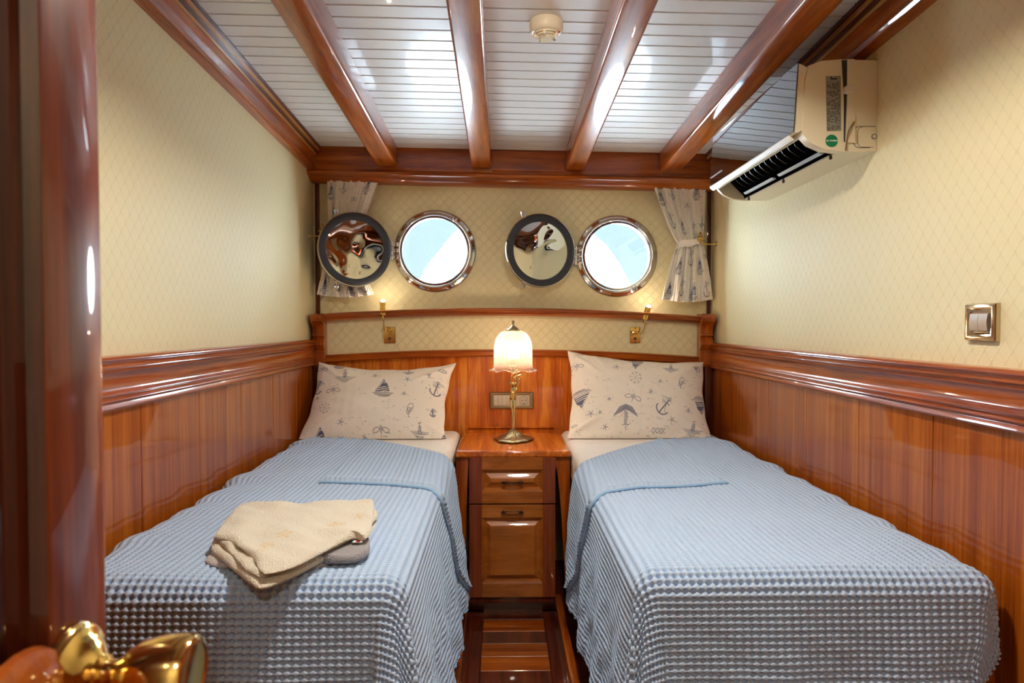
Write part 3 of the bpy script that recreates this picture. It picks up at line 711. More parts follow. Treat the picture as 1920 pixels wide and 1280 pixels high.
# ------------------------------------------------------------------ pillows
def pillow(corn, ytop, ybot, cv, dip, lab, seed, slant):
    n, m = 300, 420
    v = np.linspace(-1, 1, n)[:, None]; u = np.linspace(-1, 1, m)[None, :]
    (tl, tr_, br_, bl2) = corn
    s, t = (u+1)/2, (v+1)/2
    def bil(k): return ((1-s)*tl[k]+s*tr_[k])*t + ((1-s)*bl2[k]+s*br_[k])*(1-t)
    X, Y = bil(0), bil(1)
    Y = Y + dip*(1-u**2)*t**3*(1-.0*u); X = X + slant*(1-v**2)*(-u)*4
    X = X + 1.2*np.sin(v*9+seed)*np.clip(np.abs(u)-.9, 0, 1)*8; Y = Y+.8*np.sin(u*11+seed)*np.clip(t-.93, 0, 1)*10
    # plane of the pillow: leans on the headboard
    yd = ybot+(ytop-ybot)*(t**1.0)
    D = np.zeros(X.shape+(3,))
    M3 = np.array(CR); rx, ry = (X-960)/F, (640-Y)/F
    dirs = np.stack([rx, ry, -np.ones_like(rx)], -1) @ M3.T
    k = (yd+0*u)/dirs[..., 1]; P = dirs*k[..., None]+np.array([0, 0, H])
    nrm = np.array([0, -(P[-1, m//2, 2]-P[0, m//2, 2]), (ytop-ybot)]); nrm /= np.linalg.norm(nrm)
    prof = ((1-np.abs(u)**3.2)*(1-np.abs(v)**3.0)).clip(0)**.62
    nz = smooth_noise(6, .9, seed, 3); wr = nz(u*1.6+0*v, v+0*u)
    crease = 0
    for (cx, cy, ang, L, w, d) in ((-.86, .8, -.9, .55, .05, .010), (.85, .75, .75, .75, .05, .012), (-.8, -.75, .7, .4, .05, .008), (.85, -.8, 2.4, .4, .05, .008), (-.6, .9, -1.2, .4, .04, .006)):
        dx, dy = u-cx, v-cy; al = dx*math.cos(ang+PI)+dy*math.sin(ang+PI) if cx > 0 else dx*math.cos(ang)+dy*math.sin(ang); ac = -dx*math.sin(ang)+dy*math.cos(ang)
        crease = crease + d*np.exp(-(ac/w)**2)*np.clip(1-np.abs(al)/L, 0, 1)
    th = .058*prof + (.0035*wr+crease)*np.minimum(prof*3, 1)
    Fr = P+nrm*th[..., None]; Bk = P-nrm*(.040*prof+.001)[..., None]
    lowest = .656; Fr[..., 2] = np.maximum(Fr[..., 2], lowest); Bk[..., 2] = np.maximum(Bk[..., 2], lowest)
    Bk[..., 1] = np.minimum(Bk[..., 1], YH-.006); Fr[..., 1] = np.minimum(Fr[..., 1], YH-.008)
    C = tint(cv.sample(X, Y)); seam = np.exp(-(((X-(tl[0]*.48+tr_[0]*.52)))/.5)**2)*.08; C = C*(1-seam[..., None])
    grid_obj('pillow', Fr, m_print, None, [C, np.ones((n//4*1, 1, 3)).repeat(1, 1)] if False else [C, tint(cv.sample(X, Y)*0)[::4, ::4]], lab, 'pillow', 'nautical print pillows', extra=[np.concatenate([Bk[::4, ::4]], 0)])
c = Canvas(550, 670, 865, 835)
c.sail(722, 742, 1.0); c.house(650, 715, 1.0); c.bee(628, 741); c.loops(770, 780, 1.1, -1.1); c.bee(716, 812, 1.15); c.sail(602, 822, .8); c.house(788, 812, .9)
c.anchor(818, 740, .9, .35); c.compass(612, 775, 1.0); c.anchor(597, 733, .8, .5); c.house(768, 706, .6); c.star(706, 716); c.star(766, 724, .9, .4); c.star(760, 752, .8); c.star(642, 802, 1.1); c.star(806, 715, .9, .7)
c.star(597, 752, .7); c.knot(830, 703, .6); c.sail(640, 688, .7, .2); c.bee(607, 697, .8, .3); c.waves(795, 692, 12, 4); c.waves(683, 694, 10, 3); c.sail(834, 822, .5); c.star(684, 823, .8); c.anchor(812, 783, .4)
c.specks(190, (555, 685, 860, 825))
pillow([(597, 678), (855, 680), (836, 824), (558, 826)], 3.235, 2.96, c, 17, 'nautical print pillow on the left bunk with a sailboat at its centre', 5, 2.5)
c = Canvas(1050, 650, 1345, 840)
c.sail(1088, 755, 1.05, 3.0); c.tree(1170, 783, 1.0); c.bee(1184, 756, 1.15, .3); c.anchor(1240, 775, 1.1, .7); c.compass(1188, 721, 1.1); c.bee(1081, 691, .9); c.star(1154, 698, 1.1); c.sail(1191, 690, .8, 3.3); c.waves(1190, 683, 14, 4)
c.house(1255, 698, .8, .1); c.loops(1273, 728, 1.0, -1.2); c.sail(1312, 765, 1.0, 3.0); c.loops(1303, 697, .8, .4); c.house(1297, 808, 1.0, .1); c.knot(1232, 814, .9); c.star(1133, 808, 1.0); c.star(1256, 797, 1.1, .5)
c.star(1216, 748, .8); c.star(1106, 785, 1.1, .3); c.star(1287, 779, .8); c.star(1123, 783, .7, .6); c.star(1234, 727, .7); c.waves(1076, 803, 8, 3); c.star(1140, 760, .6); c.waves(1088, 668, 10, 3)
c.specks(190, (1070, 670, 1330, 825))
pillow([(1065, 658), (1320, 678), (1334, 824), (1063, 826)], 3.235, 2.96, c, 10, 'nautical print pillow on the right bunk with a palm tree motif', 9, 2.0)

# ------------------------------------------------------------------ curtains
def curtain(top, tie, bot, lab, seed, cv, ringc):
    Yc = 3.285; n, m = 220, 420
    z = np.linspace(0, 1, n)[:, None]; j = np.linspace(0, 1, m)[None, :]
    (tl, tr_, ty), (kl, kr, ky), (bl2, br_, by) = top, tie, bot
    pys = np.interp(z, [0, 1], [ty, by]); tk = (ky-ty)/(by-ty)
    def prof(a, k, b):
        lo = k+(a-k)*np.clip(1-z/tk, 0, 1)**.75; hi = k+(b-k)*np.clip((z-tk)/(1-tk), 0, 1)**.72
        return np.where(z < tk, lo, hi)
    xl, xr = prof(tl, kl, bl2), prof(tr_, kr, br_)
    pinch = np.exp(-((z-tk)/.07)**2)
    jj = j+.012*np.sin(2*PI*3*j+seed)+.01*np.sin(5*z+seed*2)*np.sin(PI*j)
    X = xl+(xr-xl)*jj; Yp = pys+2.5*np.sin(PI*j)*z**3*2+0.8*np.sin(2*PI*5*j+seed)*(1-z)**8
    amp = .0085*(1-.55*pinch)+.005*z
    amp = amp*(.35+.65*np.clip(z/.12, 0, 1)); pn = smooth_noise(5, .10, int(seed*10)+3, 3); jw = j+.02*np.sin(2*PI*1.3*j+seed)
    d = Yc + amp*(1.0*np.sin(2*PI*5.2*jw+seed+1.6*np.sin(2.2*z+jw*3))+.9*pn(jw, z*.06)+.35*np.sin(2*PI*12*jw+2*seed+3*z)) - .012*z
    rx, ry = (X-960)/F, (640-(Yp+0*j))/F
    dirs = np.stack([rx, ry, -np.ones_like(rx)], -1) @ np.array(CR).T
    P = dirs*((d)/dirs[..., 1])[..., None]+np.array([0, 0, H])
    U = 600+j*240+0*z; V = 300+z*240+0*j
    C = tint(cv.sample(U, V))
    dv = np.cross(np.gradient(P, axis=0), np.gradient(P, axis=1)); dv /= np.linalg.norm(dv, axis=-1, keepdims=True)+1e-12
    if dv[n//2, m//2, 1] < 0: dv = -dv
    e = thing('curtain', lab, 'curtain', tuple(P[0, m//2]), 'nautical print curtains')
    grid_obj('drape', P, m_print, e, [C, np.ones((len(P[::3]), len(P[0, ::3]), 3))], extra=[(P+dv*.0016)[::3, ::3]])
    # tie band
    kc = atY((kl+kr)/2, ky, Yc); hw = (atY(kr, ky, Yc).x-atY(kl, ky, Yc).x)/2+.006
    a = np.linspace(0, 2*PI, 90)[:, None]; w = np.linspace(-1, 1, 12)[None, :]
    Q = np.stack([kc.x+(hw)*np.cos(a)+0*w, kc.y+.030*np.sin(a)*(1+.05*np.sin(7*a))-.001*w**2*3+0*w, kc.z+.017*w+.016*np.cos(a)*ringc+.003*np.sin(5*a)+0*w], -1)
    c2 = tint(cv.sample(620+a*30+0*w, 420+w*9+0*a)); grid_obj('tie_band', Q, m_print, e, [c2])
    # hanging tape behind the pelmet
    bm = B(); p0, p1 = atY(tl, ty, Yc), atY(tr_, ty, Yc); tube(bm, [p0+Vector((0, .012, -.008)), p1+Vector((0, .012, -.008))], .004, 8); obj('curtain_wire', bm, m_brass, e)
cc_ = Canvas(600, 300, 840, 540, 3)
for (x, y, k) in ((620, 330, 0), (680, 320, 1), (745, 345, 2), (800, 318, 0), (640, 380, 3), (700, 390, 0), (770, 400, 3), (825, 380, 1), (615, 440, 2), (660, 470, 0), (730, 455, 3), (790, 470, 0), (830, 450, 2), (630, 520, 0), (690, 515, 3), (750, 520, 0), (815, 520, 3)):
    [cc_.sail, cc_.house, cc_.bee, cc_.anchor][k](x, y, 1.1)
cc_.specks(330, (600, 300, 840, 540))
curtain((612, 711, 331), (617, 652, 470), (593, 700, 552), 'nautical print curtain partly hidden behind the leftmost porthole cover', 1, cc_, 0)
curtain((1223, 1323, 343), (1271, 1318, 456), (1240, 1336, 561), 'nautical print curtain tied back right of the right porthole', 2.4, cc_, .6)
def holdback(wallx, sg, px, py, lab):
    p = atY(px, py, 3.262); e = thing('curtain_holdback', lab, 'curtain holdback', tuple(p), 'brass curtain holdbacks')
    bm = B(); tube(bm, [(wallx, p.y, p.z), (wallx-sg*.02, p.y, p.z-.002), (p.x, p.y, p.z)], [.003, .0035, .003], 10); obj('arm', bm, m_brass, e)
    bm = B(); lathe(bm, [(0, 0), (.013, 0), (.012, .003), (.006, .006), (.004, .012), (0, .012)], (wallx, p.y, p.z), (Vector((0, 1, 0)), Vector((0, 0, 1)), Vector((-sg, 0, 0))), 20); obj('wall_rose', bm, m_brass, e)
    bm = B(); lathe(bm, [(0, .0), (.004, .002), (.004, .012), (.016, .020), (.021, .026), (.021, .030), (.012, .034), (.006, .038), (.009, .042), (.011, .047), (.008, .053), (.004, .056), (.005, .060), (0, .063)], (p.x, p.y, p.z-.004), 'Z', 28); obj('finial', bm, m_brass, e)
holdback(XR, 1, 1313, 457, 'brass curtain holdback with finial beside the right curtain')
holdback(XL, -1, 605, 442, 'brass curtain holdback on the left wall, mostly behind the porthole cover')

# ------------------------------------------------------------------ bedside cabinet
nx0, nx1 = -.130, .212; YN = 2.705
ns = thing('bedside_cabinet', 'small mahogany bedside cabinet with a drawer and a door between the bunks', 'cabinet', ((nx0+nx1)/2, 3.0, 0))
def zpx(py, Y=YN): return atY(960, py, Y).z
bm = B(); box(bm, nx0, nx1, YN+.004, 3.295, .062, .620, .002, 1); box(bm, nx0, nx1, YN-.004, YN+.03, zpx(1130), zpx(1119), .004)
obj('body', bm, w_darkz, ns)
bm = B(); box(bm, nx0, nx1, YN+.03, YN+.06, 0, .065); obj('toe_board', bm, w_darkx, ns)
bm = B(); x0, x1 = -.180, .276; box(bm, x0, x1, 2.692, 3.295, .624, .652, .009, 3)
obj('top', bm, w_topx, ns, ang=50)
bm = B(); box(bm, x0+.02, x1-.02, 3.283, 3.297, .652, .658, .002); obj('back_bead', bm, w_topx, ns)
w_stile = wood('stile_wood', (rgb(90, 36, 16), rgb(126, 56, 26), rgb(148, 72, 36)), 'Z')
def front(name, z0, z1, x0, x1, rail_t, rail_b, hz, panel_cols, deep):
    """five-piece raised panel front"""
    st = .050
    bm = B(); box(bm, x0+.001, x1-.001, YN+.003, YN+.0058, z0+.001, z1-.001); fr = obj(name, bm, w_stile, ns)
    for a, b_ in ((x0, x0+st), (x1-st, x1)):
        bm = B(); box(bm, a, b_, YN-.014, YN+.003, z0, z1, .0012, 1); obj('stile', bm, w_stile, fr)
    for a, b_ in ((z1-rail_t, z1), (z0, z0+rail_b)):
        bm = B(); box(bm, x0+st, x1-st, YN-.014, YN+.003, a, b_, .0012, 1); obj('rail', bm, w_panel, fr)
    a0, a1, c0, c1 = x0+st, x1-st, z0+rail_b, z1-rail_t
    bm = B()
    rings = [(0, -.014), (.006, -.008), (.009, -.004), (.012, .002), (.014, .002), (.016, .001), (deep, -.010), (deep+.001, -.0125), (deep+.004, -.0130)]
    S = [[(a0+d, YN+y_, c0+d), (a1-d, YN+y_, c0+d), (a1-d, YN+y_, c1-d), (a0+d, YN+y_, c1-d)] for d, y_ in rings]
    sweep(bm, S, cap=False); bm.faces.new([bm.verts.new(p) for p in S[-1]]); bmesh.ops.remove_doubles(bm, verts=bm.verts, dist=1e-5)
    obj('raised_panel', bm, w_panel, fr, ang=12)
    cx = (a0+a1)/2
    bm = B(); w = .040
    for s in (-1, 1):
        lathe(bm, [(0, 0), (.007, 0), (.007, .002), (.004, .004), (.003, .012), (.005, .015), (0, .018)], (cx+s*w*.82, YN+hz[1], hz[0]), (Vector((1, 0, 0)), Vector((0, 0, 1)), Vector((0, -1, 0))), 16)
    for dz in (.004, -.004): tube(bm, spline([(cx-w, YN+hz[1]-.012, hz[0]), (cx-w*.7, YN+hz[1]-.016, hz[0]+dz), (cx, YN+hz[1]-.019, hz[0]+dz*1.3), (cx+w*.7, YN+hz[1]-.016, hz[0]+dz), (cx+w, YN+hz[1]-.012, hz[0])], 5), .0022, 8)
    for s in (-1, 1): lathe(bm, [(0, -.005), (.004, -.003), (.005, 0), (.004, .003), (0, .005)], (cx+s*w, YN+hz[1]-.012, hz[0]), 'X', 12)
    obj('handle', bm, m_bronze, fr, label='dark bronze pull handle')
xd0, xd1 = atY(880, 900, YN).x, atY(1041, 900, YN).x
front('drawer', zpx(942), zpx(856), xd0, xd1, .050, .048, (zpx(902), -.013), None, .034)
front('cabinet_door', zpx(1117), zpx(944.5), xd0, xd1, .052, .056, (zpx(957), -.014), None, .032)

# ------------------------------------------------------------------ table lamp
LY = 2.93; lx = atY(962, 700, LY).x; zl = lambda py: atY(962, py, LY).z
lp = thing('table_lamp', 'brass figure table lamp with a ribbed glass tulip shade on the bedside cabinet', 'lamp', (lx, LY, .652))
def basefun(r, h, a): return r*(1+.10*math.sin(3*a+.6)+.05*math.sin(7*a)), h*(1+.12*math.sin(11*a+r*160))
bm = B(); lathe(bm, [(0, 0), (.070, 0), (.082, .003), (.080, .008), (.066, .012), (.052, .018), (.036, .022), (.024, .032), (.014, .040), (.006, .046), (0, .047)], (lx, LY, .653), 'Z', 72, basefun)
obj('base', bm, m_oldbrass, lp, ang=180)
def zz(py): return zl(py)
bm = B()   # slender standing figure, feet together, arms lifted to the lamp holder
ox = lx
tube(bm, spline([(ox-.001, LY, zz(824)), (ox+.0, LY, zz(812)), (ox+.001, LY-.001, zz(795)), (ox+.002, LY, zz(780)), (ox+.001, LY, zz(768)), (ox, LY, zz(758)), (ox-.001, LY, zz(748)), (ox, LY, zz(741)), (ox+.001, LY, zz(734)), (ox+.003, LY, zz(726)), (ox+.004, LY, zz(719)), (ox+.005, LY, zz(716))], 3),
     np.interp(np.linspace(0, 11, 34), range(12), [.006, .0045, .005, .0065, .008, .0125, .0155, .0125, .0095, .0125, .0115, .004]), 20)
# head, hair
lathe(bm, [(0, -.010), (.006, -.008), (.0085, 0), (.007, .008), (0, .0105)], (ox+.008, LY-.002, zz(710)), 'Z', 16)
for s, hx_ in ((-1, -.006), (1, .018)):
    tube(bm, spline([(ox+.004+s*.010, LY, zz(723)), (ox+hx_+s*.006, LY-.004, zz(715)), (ox+hx_, LY-.006, zz(706)), (ox-.004 if s < 0 else ox+.012, LY, zz(698))], 5), np.linspace(.0042, .0028, 16), 10)
obj('figure', bm, m_brass, lp, ang=180)
bm = B()   # scarf sweeping out to the side, drapery folds over the body
tube(bm, spline([(ox+.006, LY, zz(708)), (ox+.018, LY-.003, zz(705)), (ox+.034, LY-.002, zz(702)), (ox+.050, LY, zz(700.5))], 6), np.linspace(.006, .001, 19), 10, flat=1.3)
tube(bm, spline([(ox+.044, LY, zz(702)), (ox+.030, LY-.002, zz(709)), (ox+.018, LY-.006, zz(716)), (ox+.016, LY-.006, zz(724)), (ox+.012, LY-.010, zz(731))], 6), np.linspace(.001, .005, 25), 10)
tube(bm, spline([(ox-.012, LY-.004, zz(730)), (ox-.004, LY-.012, zz(735)), (ox+.008, LY-.010, zz(733)), (ox+.013, LY-.004, zz(727))], 6), .0028, 8)
tube(bm, spline([(ox-.011, LY-.004, zz(738)), (ox, LY-.013, zz(741)), (ox+.011, LY-.008, zz(738))], 6), .0025, 8)
obj('scarf', bm, m_brass, lp, ang=180)
bm = B(); lathe(bm, [(0, zz(701)), (.005, zz(701)), (.006, zz(697)), (.014, zz(692)), (.016, zz(686)), (.012, zz(684)), (.012, zz(672)), (0, zz(672))], (ox, LY, 0), 'Z', 24)
obj('lamp_holder', bm, m_brass, lp)
m_bulb = plain('warm_bulb', (1, .9, .75, 1), .5, emis=((1, .80, .58, 1), 80))
bm = B(); lathe(bm, [(0, zz(641)), (.012, zz(642)), (.021, zz(648)), (.023, zz(655)), (.019, zz(664)), (.012, zz(671)), (0, zz(672))], (ox, LY, 0), 'Z', 24)
obj('bulb', bm, m_bulb, lp, ang=180)
# shade: ribbed bell glass with a ruffled rim
m_shade, nt, b_s = newmat('ribbed_glass'); setin(b_s, Base_Color=(1, .93, .88, 1), Roughness=.12, IOR=1.3); b_s.inputs['Transmission Weight'].default_value = .93
tr = N(nt, 'ShaderNodeBsdfTransparent'); tl_ = N(nt, 'ShaderNodeBsdfTranslucent'); tl_.inputs[0].default_value = (1, .86, .76, 1); tr.inputs[0].default_value = (1, .95, .9, 1)
m1 = N(nt, 'ShaderNodeMixShader'); m1.inputs[0].default_value = .07; m2 = N(nt, 'ShaderNodeMixShader'); m2.inputs[0].default_value = .3
nt.links.new(tr.outputs[0], m1.inputs[1]); nt.links.new(tl_.outputs[0], m1.inputs[2]); nt.links.new(m1.outputs[0], m2.inputs[1]); nt.links.new(b_s.outputs[0], m2.inputs[2]); nt.links.new(m2.outputs[0], nt.nodes['Material Output'].inputs[0])
def shf(r, h, a):
    t = max(0, (zz(688)-h)/(zz(688)-zz(700)))
    return r*(1+.030*math.cos(28*a)) + .007*min(t, 1.5)*math.sin(8*a), h-.009*min(max(t, 0), 1)*math.cos(8*a)
ctl = [(.033, 619.5), (.052, 623), (.068, 631), (.0775, 642), (.0805, 655), (.081, 668), (.081, 680), (.083, 688), (.090, 692), (.099, 694), (.102, 692.5)]
prof = [(p.x, zz(p.y)) for p in spline([(r, q, 0) for r, q in ctl], 4)]
inner = [(r-.0028, h-.001) for r, h in prof[::-1]]
bm = B(); lathe(bm, prof+inner, (ox, LY, 0), 'Z', 240, shf); obj('shade', bm, m_shade, lp, ang=180)
bm = B(); cp = [(.0, 600), (.004, 600.5), (.0065, 602.5), (.005, 605), (.0035, 607), (.005, 609), (.009, 611), (.014, 613), (.020, 615), (.029, 617), (.031, 619), (.031, 621.5), (.028, 622), (0, 622)]
lathe(bm, [(r, zz(q)) for r, q in cp], (ox, LY, 0), 'Z', 36, lambda r, h, a: (r*(1+.05*math.cos(9*a)), h)); obj('shade_cap', bm, m_oldbrass, lp, ang=60)

# ------------------------------------------------------------------ socket strip
P0, P1 = atY(918, 735, YH-.006), atY(1000, 766, YH-.006)
sk = thing('socket_panel', 'brass framed strip of switches and one power socket on the headboard', 'socket', ((P0.x+P1.x)/2, YH, P1.z))
bm = B(); S = []
a0, a1, c0, c1 = P0.x, P1.x, P1.z, P0.z
for d, y_ in ((0, -.0005), (.0, -.006), (.003, -.010), (.010, -.010), (.014, -.007), (.014, -.0005)):
    k = 1.3; S.append([(a0+d*k, YH+y_, c0+d), (a1-d*k, YH+y_, c0+d), (a1-d*k, YH+y_, c1-d), (a0+d*k, YH+y_, c1-d)])
sweep(bm, S, cap=False); obj('frame', bm, m_oldbrass, sk)
bm = B(); box(bm, a0+.017, a1-.017, YH-.006, YH-.0005, c0+.013, c1-.013, .001); obj('insert', bm, m_creamw, sk)
zc_ = (c0+c1)/2; hh = (c1-c0)/2-.017
xs = atY(926, 750, YH-.01).x
for k in range(4):
    bm = B(); w = .0185; box(bm, xs+k*(w+.0012), xs+k*(w+.0012)+w, YH-.0088, YH-.005, zc_-hh, zc_+hh, .0015)
    obj('rocker', bm, m_creamw, sk)
sx = atY(982, 750, YH-.01).x
bm = B(); lathe(bm, [(.021, -.0088), (.0195, -.0088), (.0185, -.002), (0, -.002), ], (sx, YH, zc_), 'Y', 32)
so = obj('socket', bm, m_creamw, sk)
bm = B(); box(bm, sx-.023, sx+.023, YH-.0072, YH-.0055, zc_-hh, zc_+hh, .0008)
obj('socket_plate', bm, m_creamw, sk)
bm = B()
for s in (-1, 1): lathe(bm, [(.0026, -.0095), (0, -.0095)], (sx+s*.0095, YH, zc_), 'Y', 12)
box(bm, sx-.002, sx+.002, YH-.0098, YH-.009, zc_-.0175, zc_-.013); obj('socket_hole', bm, m_black, so)
bm = B(); lathe(bm, [(.0195, -.009), (.0205, -.0094), (.0195, -.0094)], (sx, YH, zc_), 'Y', 40); obj('socket_rim', bm, m_ink, so)

# ------------------------------------------------------------------ reading lamps
m_led = plain('lit_lamp_tip', (1, .9, .7, 1), .4, emis=((1, .84, .62, 1), 80))
def reading_lamp(pl, arm, head, lab):
    Yp = YH-.006; p0, p1 = atY(pl[0], pl[1], Yp), atY(pl[2], pl[3], Yp); cx = (p0.x+p1.x)/2
    e = thing('reading_lamp', lab, 'lamp', (cx, Yp, p1.z), 'brass reading lamps')
    bm = B(); box(bm, p0.x, p1.x, Yp-.006, Yp, p1.z, p0.z, .001, 1); wp = obj('wall_plate', bm, m_brass, e)
    for fz, r in ((.93, .003), (.06, .003)):
        bm = B(); lathe(bm, [(0, -.002), (r, -.001), (r, .001)], (cx, Yp-.0065, lin(p1.z, p0.z, fz)), 'Y', 12); obj('screw', bm, m_bronze, wp)
    bm = B(); lathe(bm, [(0, -.006), (.005, -.005), (.007, .0)], (cx, Yp-.006, lin(p1.z, p0.z, .28)), 'Y', 18); obj('push_switch', bm, m_bronze, wp)
    bm = B(); pts = [Vector((cx, Yp-.004, lin(p1.z, p0.z, .62)))]+[atY(x, y, YH-dy) for x, y, dy in arm]
    tube(bm, spline(pts, 7), .0030, 10); lathe(bm, [(0, -.012), (.006, -.011), (.008, -.004), (.008, .001)], (cx, Yp-.006, lin(p1.z, p0.z, .62)), 'Y', 18)
    obj('arm', bm, m_brass, e)
    (bx, by, tx_, ty_, dy) = head; a, b_ = atY(bx, by, YH-dy), atY(tx_, ty_, YH-dy); d = (b_-a).normalized(); sdv = Vector((1, 0, 0))
    bm = B()
    for s, k0, r in ((-1, .10, .0075), (1, .04, .0070)):
        o_ = sdv*s*.0068; tube(bm, [a.lerp(b_, k0)+o_, a.lerp(b_, k0+.02)+o_, a.lerp(b_, .97)+o_, b_+o_], [r*.7, r, r, r], 18)
    tube(bm, [a-d*.012, a+d*.012], .0045, 10)
    hd = obj('lamp_head', bm, m_brass, e)
    bm = B(); tube(bm, [b_-d*.002, b_+d*.004, b_+d*.008], [.0135, .0125, .007], 20, flat=.8); obj('lamp_tip', bm, m_led, hd)
reading_lamp((720, 613, 742, 643), [(733, 620, .030), (727, 622, .045), (721, 619, .055), (719, 600, .060)], (718, 592, 718, 565, .060), 'brass reading lamp over the left bunk, its twin tube head straight up')
reading_lamp((1181, 613, 1200, 643), [(1184, 628, .030), (1190, 621, .045), (1203, 625, .055), (1209, 606, .060)], (1208, 601, 1216, 575, .060), 'brass reading lamp over the right bunk, its head leaning outward')

# ------------------------------------------------------------------ air conditioner
YA0, YA1 = atX(1645, 200, XR).y, 2.62
ac = thing('air_conditioner', 'cream wall-mounted air conditioner with a dark mirrored front, high on the right wall', 'air conditioner', (XR, (YA0+YA1)/2, H+.47))
fr_ = lambda px, py: (lambda p: (p.x, p.z))(atY(px, py, YA0))
body = [(XR-.001, fr_(1640, 113)[1]), fr_(1590, 112), fr_(1577, 111), fr_(1540, 114), fr_(1516, 123), fr_(1510, 150), fr_(1504, 245), fr_(1507, 254), fr_(1520, 268), fr_(1545, 279), fr_(1583, 284), (XR-.001, fr_(1640, 283)[1])]
# lower front opening between two profile points
bx_ = [(x, z) for x, z in body]
bm = B()
ya, yb_ = YA0+.035, YA1-.015
def prism_y(bm, pr, y0, y1, mi=0): sweep(bm, [[(x, Y, z) for x, z in pr] for Y in (y0, y1)], mi=mi)
# end caps full profile, middle part with a hollow mouth
prism_y(bm, body, YA0, ya); prism_y(bm, body, yb_, YA1)
m_in, m_out = (body[7][0]+.004, body[7][1]), (body[10][0]-.012, body[10][1]+.001)
mid = body[:7]+[body[7], m_in, (m_in[0]+.020, m_in[1]+.055), (m_out[0]+.012, m_out[1]+.060), m_out, body[10], body[11]]
prism_y(bm, mid, ya, yb_)
bo = obj('housing', bm, m_cream, ac, ang=28)
bm = B()                                                                  # dark duct
prism_y(bm, [(m_in[0]+.002, m_in[1]+.001), (m_in[0]+.019, m_in[1]+.053), (m_out[0]+.011, m_out[1]+.058), (m_out[0]-.001, m_out[1]+.004), (m_out[0]-.004, m_out[1]+.014), (m_in[0]+.024, m_in[1]+.040), (m_in[0]+.008, m_in[1]+.010)], ya+.001, yb_-.001)
obj('air_duct', bm, m_rubberdark, ac)
for k in range(15):
    Y = lin(ya+.03, yb_-.03, k/14); bm = B()
    sweep(bm, [[(lin(m_in[0], m_out[0], a)+.006, Y+d, lin(m_in[1], m_out[1], a)+h) for a, h in ((.30, .034), (.36, .026), (.60, .020), (.80, .022), (.80, .040))] for d in (-.0012, .0012)])
    obj('vane', bm, m_black, ac)
for a, b_ in ((.04, .46), (.52, .90)):
    bm = B(); y0, y1 = lin(ya, yb_, a), lin(ya, yb_, b_); x = lin(m_in[0], m_out[0], .78); z = lin(m_in[1], m_out[1], .78)-.002
    sweep(bm, [[(x-.008, Y, z+.006), (x-.002, Y, z), (x+.006, Y, z+.001), (x+.005, Y, z+.004), (x, Y, z+.007)] for Y in (y0, y1)]); obj('louver', bm, m_bluebar, ac)
for a in (.02, .48, .93):
    bm = B(); Y = lin(ya, yb_, a); box(bm, m_out[0]-.003, m_out[0]+.003, Y, Y+.008, m_out[1]-.010, m_out[1]+.004, .001); obj('flap_pin', bm, m_ink, ac)
# mirror front, slightly tipped forward, on a cream carrier
c1_, c2_ = fr_(1496, 118), fr_(1488, 247)
prc = [(c1_[0]+.003, c1_[1]), (c2_[0]+.002, c2_[1]), (c2_[0]+.010, c2_[1]-.002), (body[6][0]+.003, body[6][1]+.004), (body[5][0]-.002, body[5][1]), (body[4][0]-.002, body[4][1]-.004)]
bm = B(); prism_y(bm, prc, YA0+.002, YA1-.002); fp = obj('front_panel', bm, m_cream, ac, ang=28)
bm = B(); prism_y(bm, [(c1_[0], c1_[1]+.001), (c2_[0]-.001, c2_[1]), (c2_[0]+.002, c2_[1]), (c1_[0]+.003, c1_[1]+.001)], YA0, YA1); obj('mirror_sheet', bm, m_acmir, fp, label='smoked mirror sheet')
bm = B(); prism_y(bm, [(c2_[0]-.001, c2_[1]-.001), (c2_[0]+.001, c2_[1]-.007), (c2_[0]+.012, c2_[1]-.016), (c2_[0]+.015, c2_[1]-.013), (c2_[0]+.006, c2_[1]-.006), (c2_[0]+.004, c2_[1]-.001)], YA0+.03, YA1); obj('lower_lip', bm, m_creamw, fp)
bm = B(); prism_y(bm, [(c2_[0]-.002, c2_[1]+.030), (c2_[0]-.002, c2_[1]+.0325), (c2_[0]+.0, c2_[1]+.032)], YA1-.14, YA1-.005); obj('trim_line', bm, m_cream, fp)
# far lower corner cap
bm = B(); sweep(bm, [[(x, Y, z-.003) for x, z in ((body[6][0], body[6][1]-.004), body[7], body[8], body[9], body[10], (body[10][0], body[10][1]+.006), (body[9][0], body[9][1]+.008), (body[8][0], body[8][1]+.008), (body[7][0]+.004, body[7][1]+.006))] for Y in (YA1-.014, YA1+.001)]); obj('end_lip', bm, m_cream, ac)
# near end: gap with clip, access hatch, labels
Ye = YA0
def quad_at(bm, pts, y, th=.0008, mi=0):
    v = [Vector((atY(px, py, YA0).x, y, atY(px, py, YA0).z)) for px, py in pts]
    sweep(bm, [v, [p+Vector((0, th, 0)) for p in v]], mi=mi)
bm = B(); quad_at(bm, [(1578, 113), (1588, 113), (1587, 190), (1584, 266), (1582, 266), (1582, 180)], Ye-.0012, .002); obj('side_gap', bm, m_ink, ac)
bm = B(); quad_at(bm, [(1588, 112), (1601, 112), (1602, 268), (1586, 268)], Ye-.005, .006); obj('side_strip', bm, m_cream, ac)
bm = B(); box(bm, atY(1581, 170, Ye).x, atY(1597, 170, Ye).x, Ye-.016, Ye, atY(1590, 177, Ye).z, atY(1590, 164, Ye).z, .002); obj('clip', bm, m_creamw, ac)
bm = B(); hp = [(1642, 237), (1610, 237), (1604, 239), (1601, 243), (1601, 270), (1604, 275), (1610, 277), (1630, 277)]
tube(bm, [Vector((atY(a, b_, Ye).x, Ye-.0005, atY(a, b_, Ye).z)) for a, b_ in hp], .0008, 6)
